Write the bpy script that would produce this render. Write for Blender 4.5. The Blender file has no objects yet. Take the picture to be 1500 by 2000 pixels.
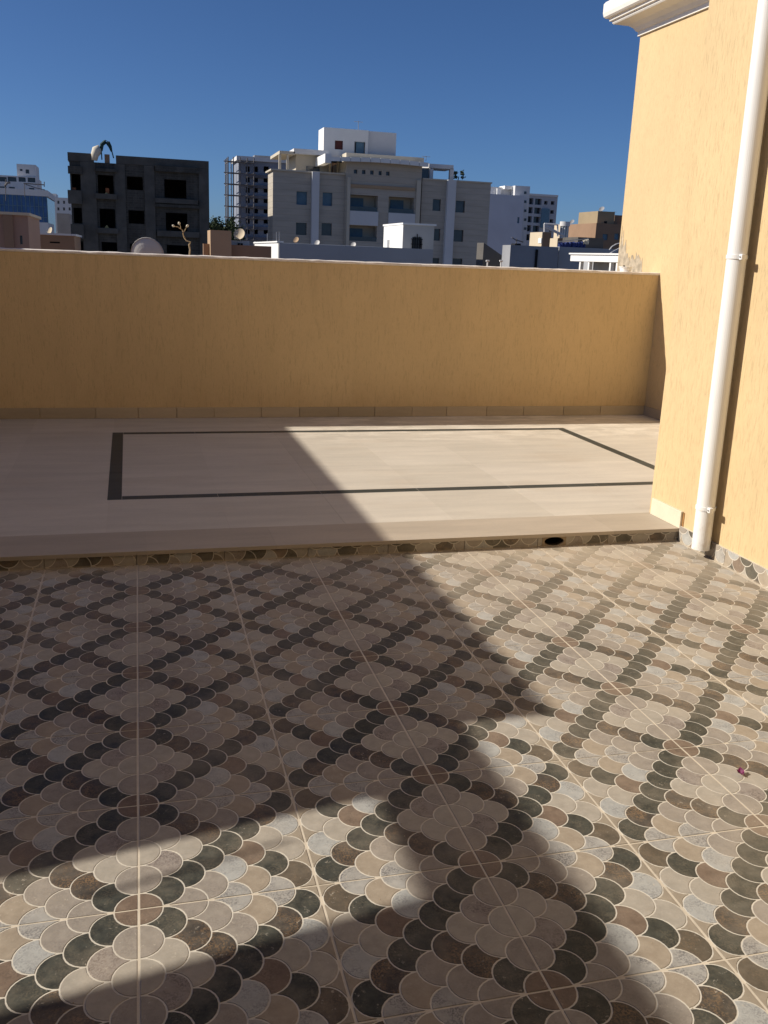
import bpy, math, random
from mathutils import Vector, Matrix
random.seed(7)
S = bpy.context.scene
COL = S.collection

# ------------------------------------------------------------------ camera
FPX, YAW, PITCH, ROLL = 1809.48, 0.27092, 0.2669, 0.0390      # focal length in photo pixels (1500 wide)
CAM = Vector((0.0304, -2.0112, 1.573))
_cy, _sy, _cp, _sp = math.cos(YAW), math.sin(YAW), math.cos(PITCH), math.sin(PITCH)
FW = Vector((_sy*_cp, _cy*_cp, -_sp))
_r = Vector((_cy, -_sy, 0)); _u = _r.cross(FW)
RT = _r*math.cos(ROLL)+_u*math.sin(ROLL); UP = -_r*math.sin(ROLL)+_u*math.cos(ROLL)
cd = bpy.data.cameras.new('camera'); cam = bpy.data.objects.new('camera', cd); COL.objects.link(cam)
cd.sensor_fit = 'VERTICAL'; cd.sensor_height = 36.0; cd.lens = 36.0*FPX/2000.0
cd.clip_start = 0.05; cd.clip_end = 6000
M = Matrix((RT, UP, -FW)).transposed().to_4x4(); M.translation = CAM
cam.matrix_world = M
S.camera = cam
def ray(x, y): return FW+RT*((x-750)/FPX)-UP*((y-1000)/FPX)
def ony(x, y, Y): d = ray(x, y); return CAM+d*((Y-CAM.y)/d.y)
def onx(x, y, X): d = ray(x, y); return CAM+d*((X-CAM.x)/d.x)
def onz(x, y, Z): d = ray(x, y); return CAM+d*((Z-CAM.z)/d.z)

# ------------------------------------------------------------------ sky, sun, exposure
SA, SB = 1.5, 0.346                       # shadow run in +x and -y per metre of height
SUN_EL = math.atan2(1.0, math.hypot(SA, SB)); SUN_AZ = math.atan2(-SA, SB)   # azimuth from +Y towards +X
W = bpy.data.worlds.new('World'); S.world = W; W.use_nodes = True
nt = W.node_tree; nt.nodes.clear()
sky = nt.nodes.new('ShaderNodeTexSky'); sky.sky_type = 'NISHITA'; sky.sun_disc = False
sky.sun_elevation = SUN_EL; sky.sun_rotation = SUN_AZ
sky.altitude = 50; sky.air_density = 0.66; sky.dust_density = 0.6; sky.ozone_density = 10.0
bg = nt.nodes.new('ShaderNodeBackground'); bg.inputs[1].default_value = 0.08
wo = nt.nodes.new('ShaderNodeOutputWorld')
nt.links.new(sky.outputs[0], bg.inputs[0]); nt.links.new(bg.outputs[0], wo.inputs[0])
sd = bpy.data.lights.new('sun', 'SUN'); sd.energy = 5.0; sd.angle = math.radians(0.55); sd.color = (1.0, 0.93, 0.82)
sun = bpy.data.objects.new('sun', sd); COL.objects.link(sun)
sun.rotation_euler = Vector((SA, -SB, -1.0)).to_track_quat('-Z', 'Y').to_euler(); sun.location = (-20, 8, 20)
vs = S.view_settings; vs.view_transform = 'Standard'; vs.look = 'None'; vs.exposure = 0.06; vs.gamma = 1.0
vs.use_curve_mapping = False
S.cycles.diffuse_bounces = 2

# ------------------------------------------------------------------ helpers
def obj(name, verts, faces, mat, parent=None, kind=None, smooth=False, fm=None):
    me = bpy.data.meshes.new(name); me.from_pydata([tuple(v) for v in verts], [], faces); me.validate()
    for m in (mat if isinstance(mat, (list, tuple)) else [mat]): me.materials.append(m)
    if fm:
        for p, i in zip(me.polygons, fm): p.material_index = i
    if smooth:
        for p in me.polygons: p.use_smooth = True
    o = bpy.data.objects.new(name, me); COL.objects.link(o)
    if parent: o.parent = parent
    if kind: o['kind'] = kind
    return o
def tag(o, label, cat, group=None):
    o['label'] = label; o['category'] = cat
    if group: o['group'] = group
    return o
def thing(name, label, cat, loc=(0, 0, 0), group=None):
    o = bpy.data.objects.new(name, None); COL.objects.link(o); o.location = loc
    o.empty_display_size = 0.1
    T[o.name] = Vector(loc)
    return tag(o, label, cat, group)
T = {}
class MB:
    def __init__(s): s.v = []; s.f = []; s.m = []
    def face(s, pts, m=0):
        n = len(s.v); s.v += [Vector(p) for p in pts]; s.f.append(tuple(range(n, n+len(pts)))); s.m.append(m)
    def box(s, x0, x1, y0, y1, z0, z1, m=0):
        n = len(s.v)
        s.v += [Vector(p) for p in ((x0, y0, z0), (x1, y0, z0), (x1, y1, z0), (x0, y1, z0), (x0, y0, z1), (x1, y0, z1), (x1, y1, z1), (x0, y1, z1))]
        for q in ((0, 3, 2, 1), (4, 5, 6, 7), (0, 1, 5, 4), (1, 2, 6, 5), (2, 3, 7, 6), (3, 0, 4, 7)):
            s.f.append(tuple(n+i for i in q)); s.m.append(m)
        return s
    def prism(s, poly, a0, a1, axis='x', m=0):      # polygon in the other two axes, extruded along axis
        def P(a, p): return {'x': (a, p[0], p[1]), 'y': (p[0], a, p[1]), 'z': (p[0], p[1], a)}[axis]
        n = len(s.v); k = len(poly)
        s.v += [Vector(P(a0, p)) for p in poly]+[Vector(P(a1, p)) for p in poly]
        s.f.append(tuple(n+i for i in range(k))); s.f.append(tuple(n+k+i for i in reversed(range(k)))); s.m += [m, m]
        for i in range(k):
            j = (i+1) % k; s.f.append((n+j, n+i, n+k+i, n+k+j)); s.m.append(m)
        return s
    def tube(s, pts, rad, seg=8, m=0, cap=True):
        pts = [Vector(p) for p in pts]; R = rad if isinstance(rad, (list, tuple)) else [rad]*len(pts)
        n = len(s.v); ref = None
        for i, p in enumerate(pts):
            t = (pts[min(i+1, len(pts)-1)]-pts[max(i-1, 0)]).normalized()
            if ref is None: ref = Vector((0, 0, 1)) if abs(t.z) < .9 else Vector((1, 0, 0))
            a = t.cross(ref).normalized(); b = t.cross(a)
            ref = -b if False else ref
            for k in range(seg):
                c = 2*math.pi*k/seg; s.v.append(p+a*(R[i]*math.cos(c))+b*(R[i]*math.sin(c)))
        for i in range(len(pts)-1):
            for k in range(seg):
                k2 = (k+1) % seg
                s.f.append((n+i*seg+k, n+i*seg+k2, n+(i+1)*seg+k2, n+(i+1)*seg+k)); s.m.append(m)
        if cap:
            s.f.append(tuple(n+k for k in reversed(range(seg)))); e = n+(len(pts)-1)*seg
            s.f.append(tuple(e+k for k in range(seg))); s.m += [m, m]
        return s
    def build(s, name, mat, parent=None, kind=None, smooth=False):
        off = T.get(parent.name, Vector()) if parent else Vector()
        return obj(name, [v-off for v in s.v], s.f, mat, parent, kind, smooth, s.m if isinstance(mat, (list, tuple)) else None)
def bevel(o, w, seg=1):
    m = o.modifiers.new('bevel', 'BEVEL'); m.width = w; m.segments = seg; m.limit_method = 'ANGLE'; m.angle_limit = math.radians(50)
    return o

# ------------------------------------------------------------------ materials
class N:
    def __init__(s, name):
        s.m = bpy.data.materials.new(name); s.m.use_nodes = True; s.t = s.m.node_tree; s.t.nodes.clear()
        s.out = s.n('ShaderNodeOutputMaterial'); s.b = s.n('ShaderNodeBsdfPrincipled'); s.l(s.b.outputs[0], s.out.inputs[0])
    def n(s, t, **k):
        x = s.t.nodes.new(t)
        for a, v in k.items(): setattr(x, a, v)
        return x
    def l(s, a, b): s.t.links.new(a, b)
    def pos(s, sc=(1, 1, 1), loc=(0, 0, 0)):
        g = s.n('ShaderNodeNewGeometry'); mp = s.n('ShaderNodeMapping')
        mp.inputs['Scale'].default_value = sc; mp.inputs['Location'].default_value = loc
        s.l(g.outputs['Position'], mp.inputs[0]); return mp.outputs[0]
    def noise(s, vec, scale, detail=4, rough=.6, out=0):
        x = s.n('ShaderNodeTexNoise'); x.inputs['Scale'].default_value = scale; x.inputs['Detail'].default_value = detail
        x.inputs['Roughness'].default_value = rough; s.l(vec, x.inputs['Vector']); return x.outputs[out]
    def ramp(s, f, stops):
        x = s.n('ShaderNodeValToRGB'); r = x.color_ramp
        while len(r.elements) < len(stops): r.elements.new(.5)
        for e, (p, c) in zip(r.elements, stops):
            e.position = p; e.color = (c, c, c, 1) if isinstance(c, (int, float)) else (*c, 1)
        s.l(f, x.inputs[0]); return x.outputs[0]
    def mix(s, f, a, b, bt='MIX'):
        x = s.n('ShaderNodeMix', data_type='RGBA', blend_type=bt)
        for v, i in ((f, 0), (a, 6), (b, 7)):
            if hasattr(v, 'is_linked'): s.l(v, x.inputs[i])
            elif i == 0: x.inputs[0].default_value = v
            else: x.inputs[i].default_value = (*v, 1)
        return x.outputs[2]
    def math(s, op, a, b=0.0, clamp=False):
        x = s.n('ShaderNodeMath', operation=op, use_clamp=clamp)
        for v, i in ((a, 0), (b, 1)):
            if hasattr(v, 'is_linked'): s.l(v, x.inputs[i])
            else: x.inputs[i].default_value = v
        return x.outputs[0]
    def rng(s, v, a, b, c, d):
        x = s.n('ShaderNodeMapRange', interpolation_type='SMOOTHSTEP')
        s.l(v, x.inputs[0])
        for i, k in enumerate((a, b, c, d)): x.inputs[i+1].default_value = k
        return x.outputs[0]
    def xyz(s):
        g = s.n('ShaderNodeNewGeometry'); q = s.n('ShaderNodeSeparateXYZ'); s.l(g.outputs['Position'], q.inputs[0]); return q.outputs
    def bump(s, h, strength=.3, dist=.01, nrm=None):
        x = s.n('ShaderNodeBump'); x.inputs['Strength'].default_value = strength; x.inputs['Distance'].default_value = dist
        s.l(h, x.inputs['Height'])
        if nrm: s.l(nrm, x.inputs['Normal'])
        s.l(x.outputs[0], s.b.inputs['Normal']); return x.outputs[0]
    def col(s, c):
        if hasattr(c, 'is_linked'): s.l(c, s.b.inputs['Base Color'])
        else: s.b.inputs['Base Color'].default_value = (*c, 1)
        return s
    def set(s, rough=.6, spec=.4, metal=0.0):
        s.b.inputs['Roughness'].default_value = rough; s.b.inputs['Specular IOR Level'].default_value = spec
        s.b.inputs['Metallic'].default_value = metal; return s
def mul(c, k): return tuple(min(1, x*k) for x in c)
def plain(name, c, rough=.6, var=.12, scale=3.0, bumps=0.0, spec=.35, metal=0.0):
    k = N(name); n = k.noise(k.pos(), scale, 6)
    k.col(k.mix(k.ramp(n, [(.3, 0.0), (.7, 1.0)]), mul(c, 1-var), mul(c, 1+var))).set(rough, spec, metal)
    if bumps: k.bump(k.noise(k.pos(), scale*8, 4), .3, bumps)
    return k.m
def stucco(name, c, drip=0.0):
    k = N(name)
    big = k.noise(k.pos((1, 1, .6)), 1.3, 5)
    fine = k.noise(k.pos((1, 1, .11)), 95, 3, .7)                 # vertical drag marks of the scraped render
    fine2 = k.noise(k.pos((1, 1, .14), (3, 1, 7)), 210, 2, .6)
    scr = k.ramp(fine, [(.56, 0.0), (.64, 1.0)])
    grain = k.noise(k.pos(), 300, 2)
    base = k.mix(k.ramp(big, [(.35, 0.0), (.7, 1.0)]), mul(c, .95), mul(c, 1.04))
    st = k.noise(k.pos((1, 1, .10), (2, 5, 0)), 5.5, 5, .65)
    base = k.mix(k.math('MULTIPLY', k.ramp(st, [(.50, 0.0), (.75, 1.0)]), .16), base, mul(c, .62))
    if drip:                                                        # run-off under the coping, splash dirt above the skirting
        q = k.xyz(); run = k.ramp(k.noise(k.pos((1, 1, .02), (1, 3, 0)), 9, 4, .7), [(.50, 0.0), (.68, 1.0)])
        base = k.mix(k.math('MULTIPLY', k.math('MULTIPLY', run, k.rng(q[2], .95, 1.53, 0.0, 1.0)), drip), base, mul(c, .55))
        low = k.math('MULTIPLY', k.rng(q[2], .15, .62, 1.0, 0.0), k.ramp(k.noise(k.pos(), 3, 6, .7), [(.35, 0.0), (.7, 1.0)]))
        base = k.mix(k.math('MULTIPLY', low, drip*1.3), base, (c[0]*.72, c[1]*.58, c[2]*.48))
    base = k.mix(k.math('MULTIPLY', scr, .30), base, mul(c, .55))
    base = k.mix(k.math('MULTIPLY', k.ramp(fine2, [(.48, 0.0), (.68, 1.0)]), .24), base, mul(c, .66))
    k.col(base).set(.9, .15)
    h = k.math('SUBTRACT', k.math('ADD', k.math('MULTIPLY', grain, .35), k.math('MULTIPLY', fine2, .5)), k.math('MULTIPLY', scr, 1.0))
    k.bump(h, .42, .003)
    return k.m
def dust_glare_mask(k):
    q = k.xyz()
    a = k.rng(q[1], .75, 2.75, 0.0, 1.0); b = k.rng(q[0], .2, 2.6, .30, 1.0)  # paler to the right: dust, plus sunlit glare put into the colour
    edge = k.math('MAXIMUM', a, k.rng(q[0], 2.5, 3.2, 0.0, .75))
    n = k.ramp(k.noise(k.pos(), 2.2, 6, .65), [(.30, .35), (.66, 1.0)])
    strip = k.math('MULTIPLY', k.rng(q[1], 2.45, 2.70, 0.0, .8), k.ramp(k.noise(k.pos(), 6, 4), [(.3, .3), (.6, 1.0)]))
    flat = k.rng(q[2], .002, .012, 1.0, .30)
    return k.math('MULTIPLY', flat, k.math('MAXIMUM', k.math('MULTIPLY', k.math('MULTIPLY', edge, b), k.math('MULTIPLY', n, .74)), k.math('MAXIMUM', strip, k.ramp(k.noise(k.pos((1, 1, 1), (4, 9, 0)), 1.7, 7, .72), [(.46, 0.0), (.74, .34)]))))
DUST_GLARE = (.600, .500, .375)
def shift(c): return (c[0]*.92, c[1]*.985, c[2]*1.05)
def scale_mat(name, c, c2, c3, dens=.5, rough=.42):
    """printed glazed ceramic: mottled body c, cloud c2, fine speckle c3"""
    k = N(name)
    c, c2, c3 = shift(c), shift(c2), shift(c3)
    cl = k.noise(k.pos(), 28, 5, .65)
    sp = k.noise(k.pos((1, 1, 1), (5, 2, 0)), 190, 3, .7)
    patch = k.noise(k.pos((1, 1, 1), (9, 4, 0)), 17, 3)
    base = k.mix(k.ramp(cl, [(.32, 0.0), (.66, 1.0)]), mul(c, .94), mul(c2, 1.05))
    m = k.math('MULTIPLY', k.ramp(sp, [(.46, 0.0), (.56, 1.0)]), k.ramp(patch, [(.40, 0.0), (.62, dens)]))
    base = k.mix(m, base, c3)
    white = k.math('MULTIPLY', k.ramp(k.noise(k.pos((1, 1, 1), (1, 8, 0)), 55, 5, .8), [(.60, 0.0), (.66, .7)]), k.ramp(k.noise(k.pos(), 3.1, 2), [(.47, 0.0), (.60, 1.0)]))
    base = k.mix(white, base, (.55, .49, .40))
    base = k.mix(dust_glare_mask(k), base, DUST_GLARE)
    k.col(base).set(rough, .18)
    k.l(k.ramp(k.noise(k.pos(), 7, 4), [(.3, rough-.04), (.7, rough+.24)]), k.b.inputs['Roughness'])
    k.bump(k.noise(k.pos(), 120, 3), .12, .002)
    return k.m
MAT = {}
MAT['g'] = scale_mat('glaze_dark_green', (.042, .041, .033), (.082, .078, .060), (.155, .126, .086), .6, .40)
MAT['s'] = scale_mat('glaze_dark_rust_speckle', (.056, .047, .039), (.112, .088, .067), (.240, .148, .080), 1.0, .40)
MAT['b'] = scale_mat('glaze_olive_brown', (.108, .084, .058), (.150, .115, .080), (.205, .142, .088), .7, .42)
MAT['r'] = scale_mat('glaze_rust_brown', (.190, .128, .088), (.248, .170, .118), (.130, .092, .068), .6, .43)
MAT['t'] = scale_mat('glaze_tan', (.375, .288, .205), (.420, .330, .240), (.300, .235, .170), .3, .45)
MAT['l'] = scale_mat('glaze_pale_beige', (.415, .350, .275), (.460, .390, .310), (.345, .290, .235), .3, .45)
MAT['p'] = scale_mat('glaze_taupe', (.330, .272, .218), (.375, .310, .250), (.235, .190, .160), .5, .45)
MAT['y'] = scale_mat('glaze_grey_speckle', (.400, .355, .305), (.455, .410, .355), (.200, .178, .165), .95, .45)
MAT['w'] = scale_mat('glaze_bluish_white', (.445, .415, .370), (.480, .450, .400), (.230, .212, .200), .7, .42)
MAT['m'] = scale_mat('glaze_mauve_speckle', (.325, .262, .215), (.365, .300, .250), (.150, .110, .095), .85, .45)
MAT['f'] = scale_mat('glaze_gap_beige', (.355, .278, .200), (.390, .310, .225), (.310, .245, .175), .3, .5)
def outline_mat(name, c):
    k = N(name); n = k.noise(k.pos(), 14, 5)
    base = k.mix(k.ramp(n, [(.3, 0.0), (.7, 1.0)]), mul(c, .86), mul(c, 1.06))
    k.col(k.mix(dust_glare_mask(k), base, DUST_GLARE)).set(.6, .3); k.bump(k.noise(k.pos(), 200, 3), .2, .002); return k.m
MAT['o'] = outline_mat('glaze_cream_outline', (.690, .635, .540))
GROUT = outline_mat('grout_sand', (.690, .605, .480))
def stone(name, c, vein=.1, smear=True, tone=.10):
    k = N(name); oi = k.n('ShaderNodeObjectInfo')
    a = k.noise(k.pos((.7, 4, 4)), 2.2, 7, .6); b = k.noise(k.pos(), 45, 4)
    base = k.mix(k.ramp(a, [(.3, 0.0), (.7, 1.0)]), mul(c, 1-vein), mul(c, 1+vein*.6))
    base = k.mix(k.math('MULTIPLY', k.ramp(b, [(.45, 0.0), (.75, 1.0)]), .18), base, mul(c, .75))
    base = k.mix(oi.outputs['Random'], base, k.mix(1.0, base, (1-tone, 1-tone, 1-tone*1.1), 'MULTIPLY'))
    if smear:                                                       # chalky wash marks left along the parapet and grout haze
        q = k.xyz()
        band = k.math('MULTIPLY', k.rng(q[1], 5.1, 6.0, 0.0, 1.0), k.rng(q[0], .6, 2.0, 0.0, 1.0))
        sm = k.ramp(k.noise(k.pos((1.3, 3.2, 1), (2, 0, 0)), 1.9, 7, .7), [(.46, 0.0), (.58, .85)])
        base = k.mix(k.math('MULTIPLY', band, sm), base, (.82, .75, .64))
        base = k.mix(k.ramp(k.noise(k.pos((1, 2, 1), (7, 3, 0)), 1.1, 6), [(.55, 0.0), (.75, .22)]), base, (.46, .33, .21))
    k.col(base).set(.55, .3); k.bump(k.noise(k.pos(), 60, 4), .15, .003); return k.m
SLAB = stone('limestone_slab', (.670, .605, .510), .11, True, .08)
NOSING = stone('limestone_nosing', (.520, .440, .345), .12, False)
SKIRT = stone('limestone_skirting', (.540, .435, .310), .12, False, .22)
INLAY = stone('dark_granite_strip', (.072, .076, .066), .25, False, .25)
JOINT = plain('slab_joint', (.56, .48, .38), .8)
MORTAR = plain('cement_mortar', (.235, .175, .115), .9, .25, 9, .004)
STUC = stucco('yellow_scraped_render', (.700, .520, .292))
STUCP = stucco('yellow_scraped_render_parapet', (.700, .520, .292), .22)
COPE = plain('pale_coping_mortar', (.80, .73, .67), .85, .12, 20, .004)
WHITE = plain('white_plaster_moulding', (.80, .77, .71), .7, .05, 4, .001)
def pvc():
    k = N('white_pvc'); n = k.noise(k.pos((1, 1, .2)), 9, 4)
    base = k.mix(k.ramp(n, [(.35, 0.0), (.75, 1.0)]), (.90, .90, .89), (.84, .83, .80)); q = k.xyz()
    d = k.math('MULTIPLY', k.rng(q[2], .03, .40, 1.0, 0.0), k.ramp(k.noise(k.pos((1, 1, .5)), 22, 5, .7), [(.42, 0.0), (.66, .6)]))
    sc = k.ramp(k.noise(k.pos((1, 1, .06), (3, 3, 0)), 120, 3, .7), [(.62, 0.0), (.70, .22)])
    base = k.mix(k.math('MAXIMUM', d, sc), base, (.55, .47, .36))
    k.col(base).set(.36, .45); return k.m
PVC = pvc()
CONC = plain('raw_concrete_block', (.082, .077, .068), .95, .30, .55, .01)
def blockwork(name, c):
    k = N(name); q = k.xyz(); cb = k.n('ShaderNodeCombineXYZ'); k.l(q[0], cb.inputs[0]); k.l(q[2], cb.inputs[1])
    br = k.n('ShaderNodeTexBrick'); br.inputs['Scale'].default_value = 1.0; br.inputs['Brick Width'].default_value = .5; br.inputs['Row Height'].default_value = .22; br.inputs['Mortar Size'].default_value = .018
    br.inputs['Color1'].default_value = (*mul(c, .78), 1); br.inputs['Color2'].default_value = (*mul(c, 1.2), 1); br.inputs['Mortar'].default_value = (*mul(c, 1.5), 1)
    k.l(cb.outputs[0], br.inputs['Vector'])
    n = k.noise(k.pos(), .5, 6, .7); st = k.noise(k.pos((1, 1, .12)), 1.6, 5, .7)
    base = k.mix(k.ramp(n, [(.3, 0.0), (.7, .75)]), br.outputs[0], mul(c, .62)); base = k.mix(k.ramp(st, [(.5, 0.0), (.75, .6)]), base, mul(c, 1.7))
    k.col(base).set(.95, .1); k.bump(br.outputs['Fac'], .3, .02); return k.m
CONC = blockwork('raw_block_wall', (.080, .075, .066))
CONC2 = plain('raw_concrete_frame', (.100, .094, .083), .95, .25, .8, .01)
BLACK = plain('dark_void', (.012, .012, .013), .9)
STEEL = plain('galvanised_steel', (.35, .35, .36), .45, .1, 8, 0, .5, .6)
RUSTY = plain('weathered_scaffold_tube', (.15, .14, .14), .7, .2, 6)

# ------------------------------------------------------------------ ground and near building shells
XW, XS, YS, HS, YP, ZT = 3.1876, 5.2633, 2.6876, 0.0772, 6.69, 1.536
YC = 3.04                                                        # where the near wall turns back to the recess
XL = -3.2                                                        # wall along the left of the terrace
YB = -3.4
obj('ground', [(-3000, -400, -11), (3000, -400, -11), (3000, 4500, -11), (-3000, 4500, -11)], [(0, 1, 2, 3)], plain('street_earth', (.20, .17, .14), .95, .2, .05), None, 'structure')

# ---- scale pattern of the floor tile (unit square, scales point to +u)
R0, RW = .125, .0048
COLS = {0: 'rplpr', 1: 'gmlg', 2: 'pglsp', 3: 'pgsp', 4: 'ywgpy', 5: 'trgt', 6: 'yglsy', 7: 'blwg'}   # v from 0 upwards
def scale_poly(k, v):
    r1, r2 = R0-RW, R0+RW
    if k == 0:
        return [(r1*math.cos(a)+.0, v+r1*math.sin(a)) for a in [math.radians(-90+180*i/12) for i in range(13)]]
    u = k*.125
    # angle on r1 circle where it meets the r2 circle centred (-.125,.125)
    lo, hi = math.radians(60), math.radians(178)
    for _ in range(40):
        mid = (lo+hi)/2; x, y = r1*math.cos(mid), r1*math.sin(mid)
        if math.hypot(x+.125, y-.125) > r2: lo = mid
        else: hi = mid
    th = lo
    pts = [(u+r1*math.cos(a), v+r1*math.sin(a)) for a in [-th+2*th*i/12 for i in range(13)]]
    x0, y0 = r1*math.cos(th), r1*math.sin(th); xc = -.125+math.sqrt(r2*r2-.125**2)
    a0 = math.atan2(y0-.125, x0+.125); a1 = math.atan2(-.125, xc+.125)
    up = [(-.125+r2*math.cos(a), .125+r2*math.sin(a)) for a in [a0+(a1-a0)*i/5 for i in range(1, 6)]]
    pts += [(u+x, v+y) for x, y in up]
    pts += [(u+x, v-y) for x, y in reversed(up[:-1])]
    return pts
def gap_poly(v):
    r2 = R0+RW; us = [.905, .93, .955, .975, 1.0]
    h = [.125-math.sqrt(max(0, r2*r2-(x-.875)**2)) for x in us]
    return [(x, v-max(.001, a)) for x, a in zip(us, h)]+[(x, v+max(.001, a)) for x, a in reversed(list(zip(us, h)))]
def clip(poly, axis, lim, keep_less):
    out = []
    for i, p in enumerate(poly):
        q = poly[i-1]; ip = (p[axis] <= lim) == keep_less or p[axis] == lim; iq = (q[axis] <= lim) == keep_less or q[axis] == lim
        if ip != iq:
            t = (lim-q[axis])/(p[axis]-q[axis]); out.append((q[0]+(p[0]-q[0])*t, q[1]+(p[1]-q[1])*t))
        if ip: out.append(p)
    return out
def area(p): return abs(sum(p[i-1][0]*p[i][1]-p[i][0]*p[i-1][1] for i in range(len(p))))/2
def window(u0, u1, v0, v1, reps=2):
    """pattern pieces inside a window; the pattern repeats in v"""
    out = []
    for k, s in COLS.items():
        for rep in range(-1, reps+1):
            for j, ch in enumerate(s):
                v = j*.25+(.125 if k % 2 else 0)+rep
                if k % 2 == 0 and j == 4: continue
                p = scale_poly(k, v)
                for ax, lim, ls in ((0, u0, False), (0, u1, True), (1, v0, False), (1, v1, True)):
                    p = clip(p, ax, lim, ls) if p else p
                if p and len(p) > 2 and area(p) > 6e-5: out.append((ch, p))
    for j in range(-4, 4*reps+1):
        p = gap_poly(j*.25)
        for ax, lim, ls in ((0, u0, False), (0, u1, True), (1, v0, False), (1, v1, True)):
            p = clip(p, ax, lim, ls) if p else p
        if p and len(p) > 2 and area(p) > 6e-5: out.append(('f', p))
    return out
TX, TY, GX, GY = .448, .458, .0070, .0052
TT = .0008                                                       # relief of the glazed scales
def relief(poly, to3, nrm, h=TT):
    n = len(poly); inset = .0012
    cx = sum(p[0] for p in poly)/n; cy = sum(p[1] for p in poly)/n
    v = [to3(p) for p in poly]
    t = [to3((p[0]+(cx-p[0])*inset/max(.02, math.hypot(cx-p[0], cy-p[1])), p[1]+(cy-p[1])*inset/max(.02, math.hypot(cx-p[0], cy-p[1]))))+nrm*h for p in poly]
    f = [tuple(range(n, 2*n))]+[(i, (i+1) % n, n+(i+1) % n, n+i) for i in range(n)]
    return v+t, f
def tile3(p): return Vector(((p[0]-.5)*(TX-GX), (p[1]-.5)*(TY-GY), 0))
PIECES = window(0.0, 1.0, 0.0, 1.0, 1)
codes = sorted({c for c, _ in PIECES}); CI = {c: i for i, c in enumerate(codes)}
Z1 = Vector((0, 0, 1))
# one shared mesh for the body, one for the whole pattern, one for each single scale
hb = MB().box(-(TX-GX)/2, (TX-GX)/2, -(TY-GY)/2, (TY-GY)/2, -.009, 0)
floor = obj('terrace_floor', [(XL, YB, -.00002), (XW+.05, YB, -.00002), (XW+.05, YS+.05, -.00002), (XL, YS+.05, -.00002)], [(0, 1, 2, 3)], GROUT, None, 'structure')
body_me = None; all_me = None; single = []
vv, ff, mm = [], [], []
for c, p in PIECES:
    v, f = relief(p, tile3, Z1); n = len(vv); vv += v; ff += [tuple(n+i for i in q) for q in f]; mm += [CI[c]]*len(f)
    me = bpy.data.meshes.new('scale'); me.from_pydata(v, [], f); me.materials.append(MAT[c]); single.append((c, me))
ROT = math.radians(-.5)
first_body = None; first_all = None
cR, sR = math.cos(ROT), math.sin(ROT)
for r in range(-7, 6):
    for c in range(-7, 8):
        gx, gy = (c+.5)*TX+.003, (r+.5)*TY+.012
        x, y = gx*cR-gy*sR, gx*sR+gy*cR
        if y < YB or y > YS+.25 or x < XL-.1 or x > XW+.15: continue
        if first_body is None:
            first_body = b = obj('tile', hb.v, hb.f, MAT['o'], floor)
            bevel(b, .0009)
        else:
            b = first_body.copy(); COL.objects.link(b); b.parent = floor
        b.location = (x+random.uniform(-.0006, .0006), y+random.uniform(-.0006, .0006), random.uniform(.0001, .0004))
        b.rotation_euler = (random.uniform(-.0003, .0003), random.uniform(-.0003, .0003), ROT+(math.pi if c % 2 else 0)+random.uniform(-.001, .001))
        if r in (-1, 0) and c in (0, 1, 2, 3):
            for cc, me in single:
                if cc == 'f': continue
                o = bpy.data.objects.new('scale', me); COL.objects.link(o); o.parent = b; o.location = (0, 0, .0002)
            v2, f2, m2 = [], [], []
            for cc, p in PIECES:
                if cc == 'f':
                    v, f = relief(p, tile3, Z1); n = len(v2); v2 += v; f2 += [tuple(n+i for i in q) for q in f]
            o = obj('scale_gap_fill', v2, f2, MAT['f'], b, 'stuff'); o.location = (0, 0, .0002)
        else:
            if first_all is None:
                first_all = a = obj('scale_pattern', vv, ff, [MAT[q] for q in codes], b, 'stuff', False, mm)
            else:
                a = first_all.copy(); COL.objects.link(a); a.parent = b
            a.location = (0, 0, .0002)

def pattern_strip(name, origin, du, dv, nrm, wid, hgt, win, parent, thick=.012, flip=False):
    """a cut piece of the same tile set on edge: box + clipped scales. win=(u0,u1,v0,v1), v runs along the strip unless flip"""
    o = Vector(origin); du, dv, nrm = Vector(du), Vector(dv), Vector(nrm)
    mb = MB(); p = [o, o+du*wid, o+du*wid+dv*hgt, o+dv*hgt]; q = [a-nrm*thick for a in p]
    mb.face(p); mb.face(q[::-1])
    for i in range(4): mb.face([p[i], q[i], q[(i+1) % 4], p[(i+1) % 4]])
    body = mb.build(name, MAT['o'], parent)
    u0, u1, v0, v1 = win; vv, ff, mm = [], [], []; off = T.get(parent.name, Vector())
    def to3(s):
        if flip: a, b = (s[0]-u0)/(u1-u0), (s[1]-v0)/(v1-v0)      # u along the strip
        else: a, b = (s[1]-v0)/(v1-v0), 1-(s[0]-u0)/(u1-u0)       # u points down
        return o+du*(a*wid)+dv*(b*hgt)+nrm*.0002
    for c, pl in window(u0, u1, v0, v1, 2):
        v, f = relief(pl, to3, nrm); n = len(vv); vv += v; ff += [tuple(n+i for i in g) for g in f]; mm += [CI[c]]*len(f)
    if vv: obj('scale_pattern', [q-off for q in vv], ff, [MAT[g] for g in codes], body, 'stuff', False, mm)
    return body

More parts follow.
